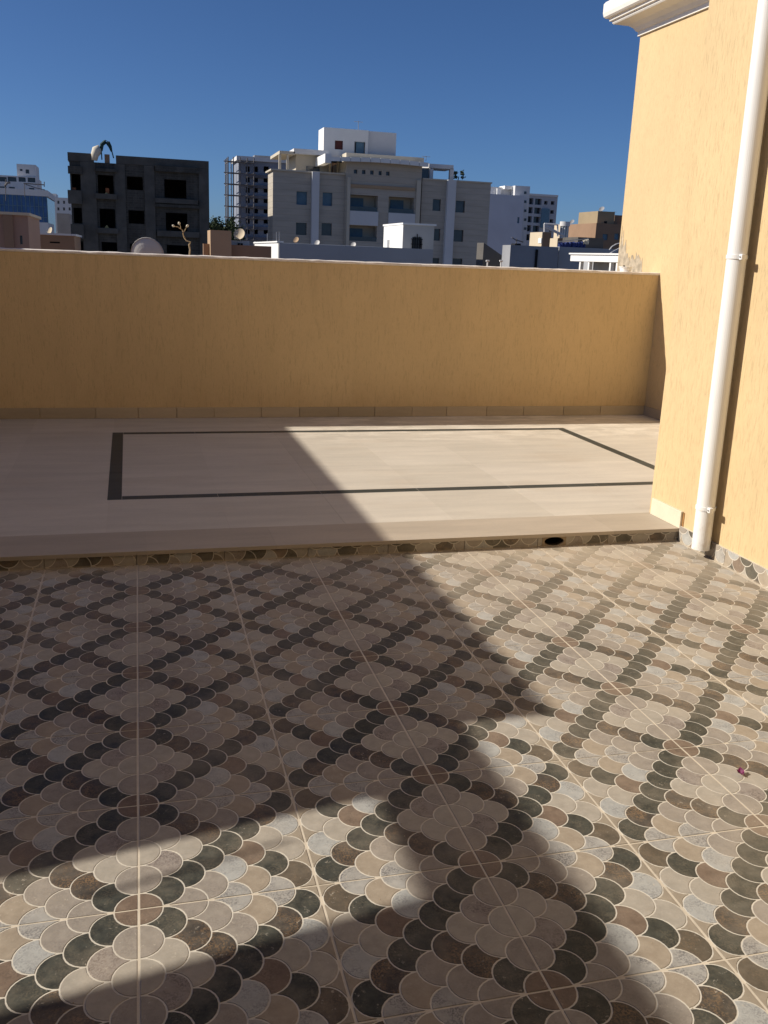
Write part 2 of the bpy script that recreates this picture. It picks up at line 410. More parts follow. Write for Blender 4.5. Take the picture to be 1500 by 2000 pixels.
# ------------------------------------------------------------------ raised platform
plat = MB()
HX, HR = 2.366, .061                                             # drain hole
plat.box(XL, HX-.09, YS+.02, YP+.1, -.2, HS-.0006); plat.box(HX+.09, XS+.1, YS+.02, YP+.1, -.2, HS-.0006); plat.box(HX-.09, HX+.09, YS+.5, YP+.1, -.2, HS-.0006)
plat = plat.build('platform', JOINT, None, 'structure')
G = .0004
def slab(name, x0, x1, y0, y1, mat, z=HS, th=.02, dz=None):
    d = random.uniform(0, .0003) if dz is None else dz
    g = .0014 if name == 'inlay_strip' else G; o = MB().box(x0+g, x1-g, y0+g, y1-g, z-th, z+d).build(name, mat, plat); return o
IX0, IX1, IY0, IY1, IW = -.141, 3.995, 3.74, 5.99, .088
jx = [.536+.6667*k for k in range(-6, 8)]
def spans(a, b, cuts):
    c = [a]+sorted(x for x in cuts if a+.06 < x < b-.06)+[b]
    return list(zip(c[:-1], c[1:]))
for x0, x1 in spans(XL, XS, [x+.21 for x in jx]):
    if x1 <= XW+.3 and x0 < XW: slab('nosing_slab', x0, min(x1, XW+.05), YS-.012, 3.035, NOSING, dz=.0006)
rows_front = [(3.035, IY0)]
for y0, y1 in rows_front:
    for x0, x1 in spans(XL, XS, jx): slab('slab', x0, x1, y0, y1, SLAB)
yin = [IY0+IW, IY0+IW+(IY1-IW-IY0-IW)/3, IY0+IW+2*(IY1-IW-IY0-IW)/3, IY1-IW]
for y0, y1 in zip(yin[:-1], yin[1:]):
    for x0, x1 in spans(IX0+IW, IX1-IW, jx): slab('slab', x0, x1, y0, y1, SLAB)
yo = [IY0+.0, IY0+.75, IY0+1.5, IY1]
for y0, y1 in zip(yo[:-1], yo[1:]):
    for x0, x1 in spans(XL, IX0, [-.79, -1.46, -2.12, -2.79]): slab('slab', x0, x1, y0, y1, SLAB)
    for x0, x1 in spans(IX1, XS, [4.66]): slab('slab', x0, x1, y0, y1, SLAB)
    slab('inlay_strip', IX0, IX0+IW, y0 if y0 != IY0 else y0, y1, INLAY, dz=.0002)
    slab('inlay_strip', IX1-IW, IX1, y0, y1, INLAY, dz=.0002)
for x0, x1 in spans(XL, XS, jx): slab('slab', x0, x1, IY1, YP, SLAB)
for x0, x1 in spans(IX0+IW, IX1-IW, jx):
    slab('inlay_strip', x0, x1, IY0, IY0+IW, INLAY, dz=.0002)
    slab('inlay_strip', x0, x1, IY1-IW, IY1, INLAY, dz=.0002)
# riser: cut pieces of the patterned tile between the floor and the slab edge
zr = HS-.021
wins = [(.02, .125, 0, 1), (.30, .40, 0, 1), (.55, .66, 0, 1), (.13, .26, .1, 1.1), (.42, .53, 0, 1), (.68, .80, .05, 1.05)]
ri = 0
c = -7
while c*TX < XW:
    x0, x1 = max(XL, c*TX+.004+.02), min(XW, (c+1)*TX+.001+.02)
    segs = [(x0, x1)]
    if x0 < HX+.075 and x1 > HX-.075: segs = [(x0, HX-.075), (HX+.075, x1)]
    for a, b in segs:
        if b-a < .008: continue
        fr = (b-a)/TX; w = wins[(c*5+2) % 6]
        if c in (2, 3, 6): w = (.22+.125*(c % 3), .22+.125*(c % 3)+.118, .02, 1.02)
        if c in (-1, 0, 1, 5, -4): pattern_strip('riser_tile', (a, YS, 0), (1, 0, 0), (0, 0, 1), (0, -1, 0), b-a, zr, (0, fr, .16+.1*(c % 3), .16+.1*(c % 3)+.118), plat, flip=True)
        else: pattern_strip('riser_tile', (a, YS, 0), (1, 0, 0), (0, 0, 1), (0, -1, 0), b-a, zr, (w[0], w[1], w[2], w[2]+fr), plat)
    c += 1
# mortar collar with the drain hole
ho = []; hi = []
K = 28; zc = zr/2
mb = MB()
_c = math.atan2(zr/2, .075); angs = sorted([2*math.pi*i/K for i in range(K-4)]+[_c, math.pi-_c, math.pi+_c, 2*math.pi-_c])
for a in angs:
    ca, sa = math.cos(a), math.sin(a)
    hi.append((HX+HR*ca, zc+.0262*sa))
    t = min(.075/max(abs(ca), 1e-6), (zr/2)/max(abs(sa), 1e-6)); ho.append((HX+t*ca, zr/2+t*sa))
for i in range(K):
    j = (i+1) % K
    mb.face([(ho[i][0], YS-.003, ho[i][1]), (ho[j][0], YS-.003, ho[j][1]), (hi[j][0], YS-.001, hi[j][1]), (hi[i][0], YS-.001, hi[i][1])])
    mb.face([(hi[i][0], YS-.001, hi[i][1]), (hi[j][0], YS-.001, hi[j][1]), (hi[j][0], YS+.04, hi[j][1]), (hi[i][0], YS+.04, hi[i][1])])
mb.build('drain_collar', plain('drain_mortar', (.33, .25, .165), .9, .2, 12, .003), plat)
mb = MB()
for i in range(K):
    j = (i+1) % K
    mb.face([(hi[i][0], YS+.01, hi[i][1]), (hi[j][0], YS+.01, hi[j][1]), (hi[j][0], YS+.45, hi[j][1]), (hi[i][0], YS+.45, hi[i][1])])
mb.face([(x, YS+.45, z) for x, z in hi])
mb.build('drain_bore', BLACK, plat)
# sand and mortar crumbs swept against the riser: small uncountable debris
mb = MB()
def crumb(x, y, s, z=.0012):
    h = s*random.uniform(.4, .8); n = random.choice((5, 6)); a0 = random.uniform(0, 6)
    ring = [(x+s*random.uniform(.6, 1)*math.cos(a0+6.283*i/n), y+s*random.uniform(.6, 1)*math.sin(a0+6.283*i/n), z) for i in range(n)]
    top = (x+random.uniform(-.3, .3)*s, y+random.uniform(-.3, .3)*s, z+h)
    for i in range(n): mb.face([ring[i], ring[(i+1) % n], top])
for _ in range(420):
    x = random.uniform(-.7, XW-.05); crumb(x, YS-.003-abs(random.gauss(0, .018)), random.uniform(.0015, .005)*(1.5 if x > 2.2 else 1))
for _ in range(60): crumb(random.uniform(2.7, 3.15), random.uniform(2.2, 2.66), random.uniform(.0015, .005))
for _ in range(90): crumb(random.uniform(-.3, 3.1), random.uniform(-.6, 2.6), random.uniform(.001, .003))
deb = mb.build('grit', plain('mortar_grit', (.42, .33, .23), .95, .4, 30), None, 'stuff')
tag(deb, 'scattered sandy grit and mortar crumbs along the foot of the step', 'grit')

# ------------------------------------------------------------------ parapet
par = thing('parapet', 'long yellow rendered parapet wall with pale coping closing the terrace', 'wall', (1, YP, HS))
MB().box(-6.0, XS+.2, YP, YP+.17, -11, ZT-.02).build('wall', STUCP, par)
# coping: rough rounded bead of pale mortar
mb = MB(); n = 150; prof = [(-.005, -.024), (-.011, -.014), (-.007, -.004), (.006, .0005), (.09, .003), (.17, .001), (.178, -.008), (.175, -.022)]
idx = []
for i in range(n+1):
    x = -6+(XS+.01+6)*i/n; j = random.gauss(0, .0011); k = random.gauss(0, .0018)
    idx.append([(x, YP+a+(k if a < .05 else 0), ZT+b+(j+random.gauss(0, .0012) if b > -.01 else 0)) for a, b in prof])
for i in range(n):
    for j in range(len(prof)-1): mb.face([idx[i][j], idx[i][j+1], idx[i+1][j+1], idx[i+1][j]][::-1])
mb.build('coping', COPE, par)
sx = [-3.2, -2.7, -2.3, -1.85, -1.4, -1.15, -.769, -.294, .078, .421, .762, 1.202, 1.569, 1.945, 2.31, 2.69, 3.051, 3.476, 3.878, 4.323, 4.744, XS]
for a, b in zip(sx[:-1], sx[1:]):
    o = MB().box(a+.002, b-.002, YP-.012-random.uniform(0, .0012), YP+.004, HS+.0012, .175).build('skirting_tile', SKIRT, par); bevel(o, .0012)

# ------------------------------------------------------------------ house on the right
house = thing('house', 'yellow rendered house wall with white cornice rising beside the terrace', 'house', (XW, 0, 0))
mb = MB()
mb.box(XW, 12, YB-3, YC, -11, 6.2); mb.box(XL-.11, XW, YB-3, YB, -11, 6.2); mb.box(XS, 12, YC, 7.58, -11, 4.32)
mb.build('wall', STUC, house)
MB().box(XL, XW-.002, YB+.002, -.75, 3.25, 3.45).build('unseen_shade_roof', plain('shade_roof_brown', (.16, .10, .06), .8, .2, 3), house)  # unseen roof added to deepen the shade on the terrace
prof = [(0, 3.905), (.022, 3.905), (.022, 3.945), (.040, 3.955), (.060, 3.985), (.105, 4.018), (.165, 4.032), (.212, 4.040), (.222, 4.052), (.222, 4.068), (.245, 4.072), (.250, 4.095), (.275, 4.10), (.292, 4.115), (.300, 4.15), (.300, 4.24), (.285, 4.26), (0, 4.33)]
mb = MB(); ps = []
for o_, z_ in prof:
    ps.append([(XS-o_, YC-.0, z_), (XS-o_, 7.58+o_, z_), (12.3, 7.58+o_, z_)])
for a, b in zip(ps[:-1], ps[1:]):
    for i in range(2): mb.face([a[i], a[i+1], b[i+1], b[i]])
mb.build('cornice', WHITE, house)
o = MB().box(XW-.016, XW+.004, 2.672, 3.005, .0785, .183).build('skirting_tile', stone('limestone_skirting_lit', (.76, .67, .52), .06, False, .05), house); bevel(o, .0015)  # paler copy of the skirting stone, sunlight put into its colour
o = MB().box(XW-.003, XW+.004, 2.655, 2.671, .083, .178).build('mortar_smear', plain('brown_adhesive', (.33, .17, .06), .9, .3, 30), house)
ys = [YS-.014, 2.21, 1.78, 1.33, .88, .43, -.02, -.47, -.92, -1.37, -1.82, -2.27, -2.72, -3.17]
for i, (a, b) in enumerate(zip(ys[:-1], ys[1:])):
    w = [(.42, .62, .05, 1), (.54, .745, .1, 1), (.18, .385, 0, 1)][i % 3]
    pattern_strip('skirting_tile', (XW-.014, a-.001, .0015), (0, -1, 0), (0, 0, 1), (-1, 0, 0), a-b-.003, .092, (w[0], w[1], w[2], w[2]+(a-b)/TX), house, .02)
for a, b in spans(YC+.01, YP-.013, [6.25, 5.8, 5.35, 4.9, 4.45, 4.0, 3.55]):
    o = MB().box(XS-.012, XS+.004, a+.001, b-.001, HS+.0012, .175).build('skirting_tile', SKIRT, house); bevel(o, .0012)
# grey cement splash where the parapet meets the house
mb = MB(); pts = [(7.04, 1.535)]
yy_ = 7.05; rs_ = random.Random(3)
while yy_ < 7.57:
    u_ = (yy_-7.05)/.52; pts.append((yy_, 1.60+.16*u_+.05*math.sin(u_*9)+rs_.choice((0, .02, .05, .10, .16, .24*u_))*rs_.random())); yy_ += rs_.uniform(.006, .03)
pts.append((7.57, 1.535))
cs = MB().prism(pts, XS-.003, XS+.002, 'x').build('cement_splash', plain('grey_cement_splash', (.48, .40, .29), .95, .35, 14), house)

# ------------------------------------------------------------------ wall along the left (casts the terrace shadow)
lw = thing('stair_wall', 'tall yellow rendered stair wall with slanted opening along the terrace edge', 'wall', (XL, 0, 0))
def sh(x, y): z = (x-XL)/SA; return (y+SB*z, z)                   # floor shadow point -> point on the wall
H1, H2, HO = (1.482-XL)/SA, (1.128-XL)/SA, (.812-XL)/SA
zb = (-.66-XL)/SA
far_t, far_b = sh(.812, .392), sh(-.66, .392-.168*1.472)
nr_t, nr_b = sh(.78, -.095), sh(-.66, -.095-.17*1.44)
mb = MB(); t0, t1 = XL-.11, XL
yst = .76+SB*H1-.03
mb.prism([(YB, -.3), (8.2, -.3), (8.2, zb), (YB, zb)], t0, t1)
mb.prism([(YB, zb), nr_b, nr_t, (nr_t[0]+.02, HO), (YB, HO)], t0, t1)
mb.prism([far_b, (8.2, zb), (8.2, HO), (far_t[0], HO)], t0, t1)
mb.prism([(YB, HO), (8.2, HO), (8.2, H2), (YB, H2)], t0, t1)
mb.prism([(yst-.05, H2), (8.2, H2), (8.2, H1), (yst+.03, H1)], t0, t1)
mb.build('wall', STUC, lw)
q0, q1 = sh(.02, .10), sh(.37, .19)
MB().tube([(XL-.06, q0[0]-.2*(q1[0]-q0[0]), q0[1]-.2*(q1[1]-q0[1])), (XL-.06, q1[0]+.3*(q1[0]-q0[0]), q1[1]+.3*(q1[1]-q0[1]))], .008, 6).build('rail', STEEL, lw)

# ------------------------------------------------------------------ downpipe
PX = 3.1876-.069; b0 = onx(1372, 1040, PX); b1 = onx(1498, 30, PX)
def pp(z): t = (z-b0.z)/(b1.z-b0.z); return Vector((PX, b0.y+(b1.y-b0.y)*t, z))
dp = thing('downpipe', 'white plastic downpipe fixed to the yellow house wall', 'pipe', tuple(pp(.055)))
mb = MB(); sg = 36; R = .0505
def ring(z, r): c = pp(z); return [c+Vector((r*math.cos(6.28318*i/sg), r*math.sin(6.28318*i/sg), 0)) for i in range(sg)]
zs = [(.052, R*.94), (.052, R), (1.60, R), (1.665, R), (5.9, R)]
rs = [ring(z, r) for z, r in zs]
for a, b in zip(rs[:-1], rs[1:]):
    for i in range(sg): j = (i+1) % sg; mb.face([a[i], a[j], b[j], b[i]])
mb.build('pipe', PVC, dp, None, True)
o = dp.children[0]
mb = MB(); inn = [ring(.052, R*.94), ring(.5, R*.94)]
for i in range(sg): j = (i+1) % sg; mb.face([inn[0][j], inn[0][i], inn[1][i], inn[1][j]])
mb.build('bore', plain('pipe_inside', (.25, .24, .22), .8), dp)
for zc_ in (.293, 1.650, 3.05):
    mb = MB(); r2 = R+.0042; a, b, c_, d = ring(zc_-.011, R+.0005), ring(zc_-.010, r2), ring(zc_+.010, r2), ring(zc_+.011, R+.0005)
    for u, v in ((a, b), (b, c_), (c_, d)):
        for i in range(sg): j = (i+1) % sg; mb.face([u[i], u[j], v[j], v[i]])
    cc = pp(zc_)
    mb.tube([cc+Vector((.02, 0, 0)), cc+Vector((.068, 0, 0))], .006, 8)          # stand-off screw into the wall
    cl = mb.build('clamp', PVC, dp)
    mb = MB(); e = cc+Vector((-.012, -R-.012, 0)); mb.box(e.x-.012, e.x+.012, e.y-.013, e.y+.012, zc_-.015, zc_+.015)
    lug = mb.build('clamp_lug', PVC, dp); bevel(lug, .004, 2)
    MB().tube([e+Vector((-.0125, -.002, 0)), e+Vector((-.0165, -.002, 0))], .0045, 8).build('screw', STEEL, dp)

# small things lying about
pt = onz(1447, 1512, .004)
fl = thing('petal', 'crumpled dark magenta flower petal lying on the sunlit tiles', 'petal', tuple(pt))
mb = MB()
for a, l, h in ((2.2, .016, .012), (1.2, .018, .016), (-.4, .011, .008), (3.6, .012, .010), (-1.6, .017, .006), (.4, .012, .014)):
    d = Vector((math.cos(a), math.sin(a), 0)); s_ = Vector((-d.y, d.x, 0))*.009
    mb.face([pt, pt+d*l*.5+s_+Vector((0, 0, h*.6)), pt+d*l+Vector((0, 0, h)), pt+d*l*.55-s_*.8+Vector((0, 0, h*.8))])
mb.build('petal_folds', plain('magenta_petal', (.16, .012, .075), .45, .4, 90), fl)

# ------------------------------------------------------------------ city beyond the parapet
ZG = -11.0
def rect(px, Y):                                                  # photo rectangle -> X0,X1,Z0,Z1 on the plane y=Y
    x0, y0, x1, y1 = px; ym, xm = (y0+y1)/2, (x0+x1)/2
    return ony(x0, ym, Y).x, ony(x1, ym, Y).x, ony(xm, y1, Y).z, ony(xm, y0, Y).z
def wall_mesh(mb, X0, X1, Z0, Z1, Y, dep, holes, rev, m=0, closed=True):
    """box X0..X1, Y..Y+dep, Z0..Z1 whose -y face has real rectangular openings with reveals of depth rev"""
    xs = sorted({X0, X1, *[h[0] for h in holes], *[h[1] for h in holes]}); zs = sorted({Z0, Z1, *[h[2] for h in holes], *[h[3] for h in holes]})
    for a, b in zip(xs[:-1], xs[1:]):
        for c, d in zip(zs[:-1], zs[1:]):
            cx, cz = (a+b)/2, (c+d)/2
            if any(h[0] < cx < h[1] and h[2] < cz < h[3] for h in holes) or b <= X0 or a >= X1 or d <= Z0 or c >= Z1: continue
            mb.face([(a, Y, c), (b, Y, c), (b, Y, d), (a, Y, d)], m)
    for h in holes:
        a, b, c, d = h[:4]; c = max(c, Z0); r = Y+rev
        mb.face([(a, Y, c), (a, Y, d), (a, r, d), (a, r, c)], m); mb.face([(b, Y, d), (b, Y, c), (b, r, c), (b, r, d)], m)
        mb.face([(a, Y, d), (b, Y, d), (b, r, d), (a, r, d)], m); mb.face([(b, Y, c), (a, Y, c), (a, r, c), (b, r, c)], m)
    y1 = Y+dep
    mb.face([(X0, Y, Z0), (X0, Y, Z1), (X0, y1, Z1), (X0, y1, Z0)], m); mb.face([(X1, Y, Z1), (X1, Y, Z0), (X1, y1, Z0), (X1, y1, Z1)], m)
    mb.face([(X0, Y, Z1), (X1, Y, Z1), (X1, y1, Z1), (X0, y1, Z1)], m); mb.face([(X1, y1, Z0), (X0, y1, Z0), (X0, y1, Z1), (X1, y1, Z1)], m)
def bandmat(name, c, period, dark=.86):
    """cladding laid in courses"""
    k = N(name); q = k.xyz(); f = k.math('FRACT', k.math('DIVIDE', q[2], period))
    line = k.ramp(f, [(.0, 1.0), (.10, 1.0), (.16, 0.0)])
    n = k.noise(k.pos((.35, .35, 2.2)), 1.1, 5)
    base = k.mix(k.ramp(n, [(.3, 0.0), (.7, 1.0)]), mul(c, .88), mul(c, 1.08))
    k.col(k.mix(k.math('MULTIPLY', line, 1-dark+.12), base, mul(c, .6))).set(.85, .2); k.bump(k.math('SUBTRACT', 1.0, line), .4, .03); return k.m
def glass(name, c, rough=.12):
    k = N(name); n = k.noise(k.pos(), .6, 3)
    k.col(k.mix(k.ramp(n, [(.35, 0.0), (.7, 1.0)]), mul(c, .7), mul(c, 1.25))).set(rough, .6); return k.m
CREAM = bandmat('cream_stone_cladding', (.48, .43, .36), .62)
CREAM2 = plain('cream_plaster', (.56, .50, .40), .85, .06, .5)
OFFW = plain('white_facade_paint', (.66, .65, .64), .85, .07, .25)
PUREW = plain('fresh_white_paint', (.80, .79, .76), .8, .04, .4)
GREYB = plain('grey_blue_and_shaded_paint', (.40, .40, .40), .8, .06, .4)
SHUT = plain('blue_grey_shutter', (.11, .20, .27), .6, .15, 2)
GLZ = glass('dark_window_glass', (.045, .05, .06)); GLB = glass('blue_curtain_glass', (.03, .10, .30), .08)
REDW = plain('red_brown_shutter', (.10, .025, .02), .6)
TAN = plain('tan_plaster', (.42, .29, .18), .9, .08, .4); TAN2 = plain('brown_and_shaded_plaster', (.30, .19, .12), .9, .1, .4)
PINK = plain('pink_beige_plaster', (.38, .24, .175), .9, .08, .3); PALE = plain('pale_sand_plaster', (.60, .50, .36), .9, .06, .3)
GREYW = plain('bare_grey_wall', (.30, .30, .31), .9, .14, .35); BRICK = plain('orange_hollow_brick', (.45, .15, .06), .9, .2, 6)
WOOD = plain('pale_timber', (.50, .34, .16), .8, .2, 5); BLUE = plain('blue_tarpaulin', (.025, .045, .17), .7, .3, 2); GREEN = plain('dark_green_cloth', (.015, .05, .045), .8, .3, 3)
CLOTH = plain('white_sack_cloth', (.66, .60, .48), .9, .1, 2)
def building(name, label, cat, Y, px, dep, mat, rev=.12, windows=(), z0=ZG, group=None, roof=None):
    """px=(xl, xr, ytop measured at the middle); windows: (px rect, material, part name)"""
    X0, X1, _, Z1 = rect((px[0], px[2], px[1], px[2]+40), Y)
    t = thing(name, label, cat, ((X0+X1)/2, Y+dep/2, z0), group)
    hs = [rect(w[0], Y) for w in windows]
    mb = MB(); wall_mesh(mb, X0, X1, z0, Z1, Y, dep, hs, rev); mb.build('wall', mat, t)
    for h, w in zip(hs, windows):
        if w[1] is None: continue
        m2 = MB(); m2.box(h[0]-.02, h[1]+.02, Y+rev-.04, Y+rev, h[2]-.02, h[3]+.02)
        wn = m2.build(w[2], w[1], t)
        if len(w) > 3:
            m3 = MB(); b = .06; xm = (h[0]+h[1])/2; y0, y1 = Y+rev-.09, Y+rev-.041
            m3.box(h[0], h[1], y0, y1, h[3]-b, h[3]); m3.box(h[0], h[1], y0, y1, h[2], h[2]+b); m3.box(h[0], h[0]+b, y0, y1, h[2]+b, h[3]-b); m3.box(h[1]-b, h[1], y0, y1, h[2]+b, h[3]-b); m3.box(xm-b/2, xm+b/2, y0, y1, h[2]+b, h[3]-b)
            m3.build('frame', w[3], wn)
    if roof:
        MB().box(X0-roof[0], X1+roof[0], Y-roof[0], Y+dep+roof[0], Z1, Z1+roof[1]).build('roof_edge', roof[2], t)
    return t, X0, X1, Z1
def pbox(t, name, px, Y, y0, y1, mat):                             # part: photo rectangle on plane Y, extruded y0..y1 (absolute offsets)
    a = rect(px, Y); return MB().box(a[0], a[1], Y+y0, Y+y1, a[2], a[3]).build(name, mat, t)

# ---- unfinished concrete block of flats
Y = 95.0
rowpx = [(140, 340, 157, 371), (191, 342, 222, 379), (248, 345, 279, 371), (321, 351, 364, 387),
         (144, 406, 160, 436), (195, 408, 225, 445), (251, 411, 282, 437), (324, 416, 366, 451),
         (147, 471, 163, 505), (199, 473, 229, 508), (254, 476, 284, 500), (326, 479, 368, 512)]
X0, X1, _, Z1 = rect((137, 307, 408, 400), Y)
Z1 = 10.05
dk = thing('unfinished_building', 'dark unfinished concrete apartment block with empty window openings', 'building', ((X0+X1)/2, Y+6, ZG))
mb = MB(); hs = [rect(r, Y) for r in rowpx]
notch = (ony(183, 300, Y).x, ony(226, 300, Y).x)
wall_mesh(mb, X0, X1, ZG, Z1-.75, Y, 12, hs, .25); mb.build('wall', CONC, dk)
mb = MB(); mb.box(X0-.12, notch[0], Y-.08, Y+.14, Z1-.74, Z1); mb.box(notch[1], X1, Y-.08, Y+.14, Z1-.74, Z1-.02)
mb.box(X0-.12, X0+.1, Y+.14, Y+12, Z1-.74, Z1); mb.box(X1-.2, X1, Y+.14, Y+12, Z1-.74, Z1-.02); mb.build('roof_parapet', CONC2, dk)
for a, b in ((160, 189), (226, 246), (283, 303), (389, 407)):
    q0, q1 = ony(a, 400, Y).x, ony(b, 400, Y).x
    MB().box(q0, q1, Y-.10, Y-.002, ZG, Z1-.76).build('column', CONC2, dk)
for r in ((303, 389, 386, 398), (307, 452, 389, 463), (187, 379, 228, 389), (191, 446, 231, 456), (133, 372, 160, 398), (139, 438, 164, 466)):
    a = rect(r, Y); MB().box(a[0], a[1], Y-.45, Y-.103, a[2], a[3]).build('balcony_front', CONC2, dk)
for r in ((303, 326, 388, 337), (303, 400, 389, 406), (133, 325, 160, 340), (187, 330, 228, 336)):
    a = rect(r, Y); MB().box(a[0], a[1], Y-.40, Y-.103, a[2], a[3]).build('lintel_band', CONC, dk)
for px in ((206, 367, 213, 378), (141, 366, 148, 371)):
    a = rect(px, Y); tag(MB().box(a[0], a[1], Y+.3, Y+.75, a[2]-.02, a[3]).build('brick_stack', BRICK), ['orange brick stack inside the second opening of the concrete block', 'orange bricks on the corner sill of the concrete block'][px[0] < 200], 'bricks')
for (px, lab) in (((202, 375, 213, 380), 'heap of yellow sand on the upper sill of the concrete block'), ((203, 439, 214, 446), 'heap of yellow sand on the lower sill of the concrete block')):
    a = rect(px, Y); mb = MB(); n = 9; ym = Y+.12; top = Vector(((a[0]+a[1])/2, ym, a[3]))
    rg = [Vector(((a[0]+a[1])/2+(a[1]-a[0])/2*math.cos(6.283*i/n), ym+.11*math.sin(6.283*i/n), a[2])) for i in range(n)]
    for i in range(n): mb.face([rg[i], rg[(i+1) % n], top+(rg[i]-top)*.12]); mb.face([rg[(i+1) % n], top+(rg[(i+1) % n]-top)*.12, top+(rg[i]-top)*.12])
    tag(mb.build('sand_heap', plain('builder_sand', (.52, .36, .14), .95, .2, 6)), lab, 'sand')
# builder's bits on its roof
def P(x, y, Y_): return ony(x, y, Y_)
ar = thing('hoist_arch', 'bent hoop draped with dark green cloth on the concrete roof', 'hoist', tuple(P(212, 313, Y)))
MB().tube([P(199, 312, Y), P(198, 296, Y), P(200, 280, Y), P(206, 274, Y), P(212, 277, Y), P(217, 290, Y), P(222, 309, Y)], .06, 6).build('hoop', GREEN, ar)
mb = MB(); cl = [(197, 292, .30), (199, 280, .34), (205, 275, .36), (211, 277, .40), (215, 284, .30), (218, 294, .16)]
mb.tube([P(a, b, Y)+Vector((0, .05, -.1)) for a, b, r in cl], [r*.55 for a, b, r in cl], 7); mb.build('cloth', GREEN, ar)
mb = MB(); mb.tube([P(184, 313, Y), P(185, 303, Y), P(189, 294, Y), P(195, 290, Y), P(198, 291, Y)], [.28, .36, .46, .34, .12], 8)
tag(mb.build('sack', CLOTH, None, None, True), 'crumpled white sacking hanging over the concrete roof edge', 'sack')
a = rect((204, 301, 214, 313), Y); tag(MB().box(a[0], a[1], Y+.2, Y+.7, Z1-.76, a[3]).build('brick_pile', TAN2), 'small brown brick pile in the gap of the concrete roof', 'bricks')

# ---- large cream apartment building
Y = 99.0
bg_ = thing('apartment_building', 'large cream stone apartment building with blue shutters and white penthouse', 'building', (26, Y+3, ZG))
def wins(lst, mat, fr): return [(r, mat, 'window', fr) for r in lst]
def block(px, Yb, dep, mat, holes, rev, name='wall'):
    X0, X1, _, Z1 = rect((px[0], px[2], px[1], px[2]+40), Yb); mb = MB(); hs = [rect(h, Yb) for h in holes]
    wall_mesh(mb, X0, X1, ZG, Z1, Yb, dep, hs, rev); mb.build(name, mat, bg_); return X0, X1, Z1, hs
def window_part(h, Yb, rev, mat, hood=True, shutter=True):
    w = MB().box(h[0]-.02, h[1]+.02, Yb+rev-.04, Yb+rev, h[2]-.02, h[3]+.02).build('window', mat, bg_)
    b = .07; xm = (h[0]+h[1])/2; y0, y1 = Yb+rev-.09, Yb+rev-.041; m3 = MB()
    m3.box(h[0], h[1], y0, y1, h[3]-b, h[3]); m3.box(h[0], h[1], y0, y1, h[2], h[2]+b); m3.box(h[0], h[0]+b, y0, y1, h[2]+b, h[3]-b); m3.box(h[1]-b, h[1], y0, y1, h[2]+b, h[3]-b); m3.box(xm-b/2, xm+b/2, y0, y1, h[2]+b, h[3]-b)
    m3.build('frame', OFFW, w)
    if hood: MB().box(h[0]-.12, h[1]+.12, Yb-.28, Yb-.002, h[3]+.06, h[3]+.2).build('hood', PUREW, w)
L1 = [(579, 374, 600, 400), (630, 376, 649, 402), (578, 435, 599, 459), (628, 436, 648, 460)]
x0, x1, zw, hs = block((533, 676, 337.5), Y, 3.6, CREAM, L1, .3)
for i, h in enumerate(hs): window_part(h, Y, .3, SHUT if i < 2 else GLZ)
MB().box(x0-.25, x1, Y-.22, Y+3.8, zw, zw+.16).build('roof_edge', CREAM2, bg_)
L2 = [(682, 381, 738, 412), (681, 441, 736, 471), (759, 385, 809, 416), (759, 445, 809, 476)] + [(691, 331, 698, 339), (707, 332, 714, 340), (723, 333, 730, 341), (739.5, 334, 745.5, 342), (754, 335, 761, 343)]
Yc = Y-.35
x0, x1, zc2, hs = block((676, 824, 318), Yc, 13, CREAM, L2, 1.5)
for i, h in enumerate(hs):
    if i > 3:
        MB().box(h[0]-.02, h[1]+.02, Yc+.25, Yc+.3, h[2]-.02, h[3]+.02).build('vent_opening', GLZ, bg_); continue
    bk = MB().box(h[0]-.02, h[1]+.02, Yc+1.5, Yc+1.56, h[2]-.02, h[3]+.02).build('loggia_back', CREAM2, bg_)
    wd = (h[1]-h[0]); s0 = h[0]+wd*(.08 if i < 2 else .2)
    MB().box(s0, s0+wd*.52, Yc+1.42, Yc+1.49, h[2]+.05, h[3]-.25).build('shutter', SHUT, bg_)
    MB().box(h[0], h[1], Yc+.05, Yc+.09, h[2], h[2]+.42).build('balcony_rail', GLZ, bg_)
for r in ((681, 413, 738, 440), (758, 417, 810, 444)):
    a = rect(r, Yc); MB().box(a[0], a[1], Yc-.18, Yc-.002, a[2], a[3]).build('balustrade', OFFW, bg_)
for r in ((676, 346, 682, 520), (810, 352, 818, 520)):
    a = rect(r, Yc); MB().box(a[0], a[1], Yc-.22, Yc-.002, a[2]-12, a[3]).build('pier', CREAM2, bg_)
a = rect((682, 363, 810, 369), Yc); MB().box(a[0], a[1], Yc-.16, Yc-.002, a[2], a[3]).build('string_course', TAN, bg_)
L3 = [(845, 389, 861, 412), (890, 392, 908, 415), (846, 447, 860, 470), (886, 449, 905, 472), (845, 504, 858, 515), (884, 505, 903, 516)]
x0, x1, zr2, hs = block((824, 958, 354.5), Y, 12, CREAM, L3, .3)
for h in hs: window_part(h, Y, .3, GLZ)
MB().box(x0, x1+.1, Y-.12, Y+12.1, zr2, zr2+.14).build('roof_edge', CREAM2, bg_)
for a, b, tz in ((607, 621, 336), (869, 885, 352)):
    q0, q1 = ony(a, 420, Y).x, ony(b, 420, Y).x; MB().box(q0, q1, Y-.55, Y-.002, ZG, ony((a+b)/2, tz, Y).z).build('pilaster', GREYB if False else OFFW, bg_)
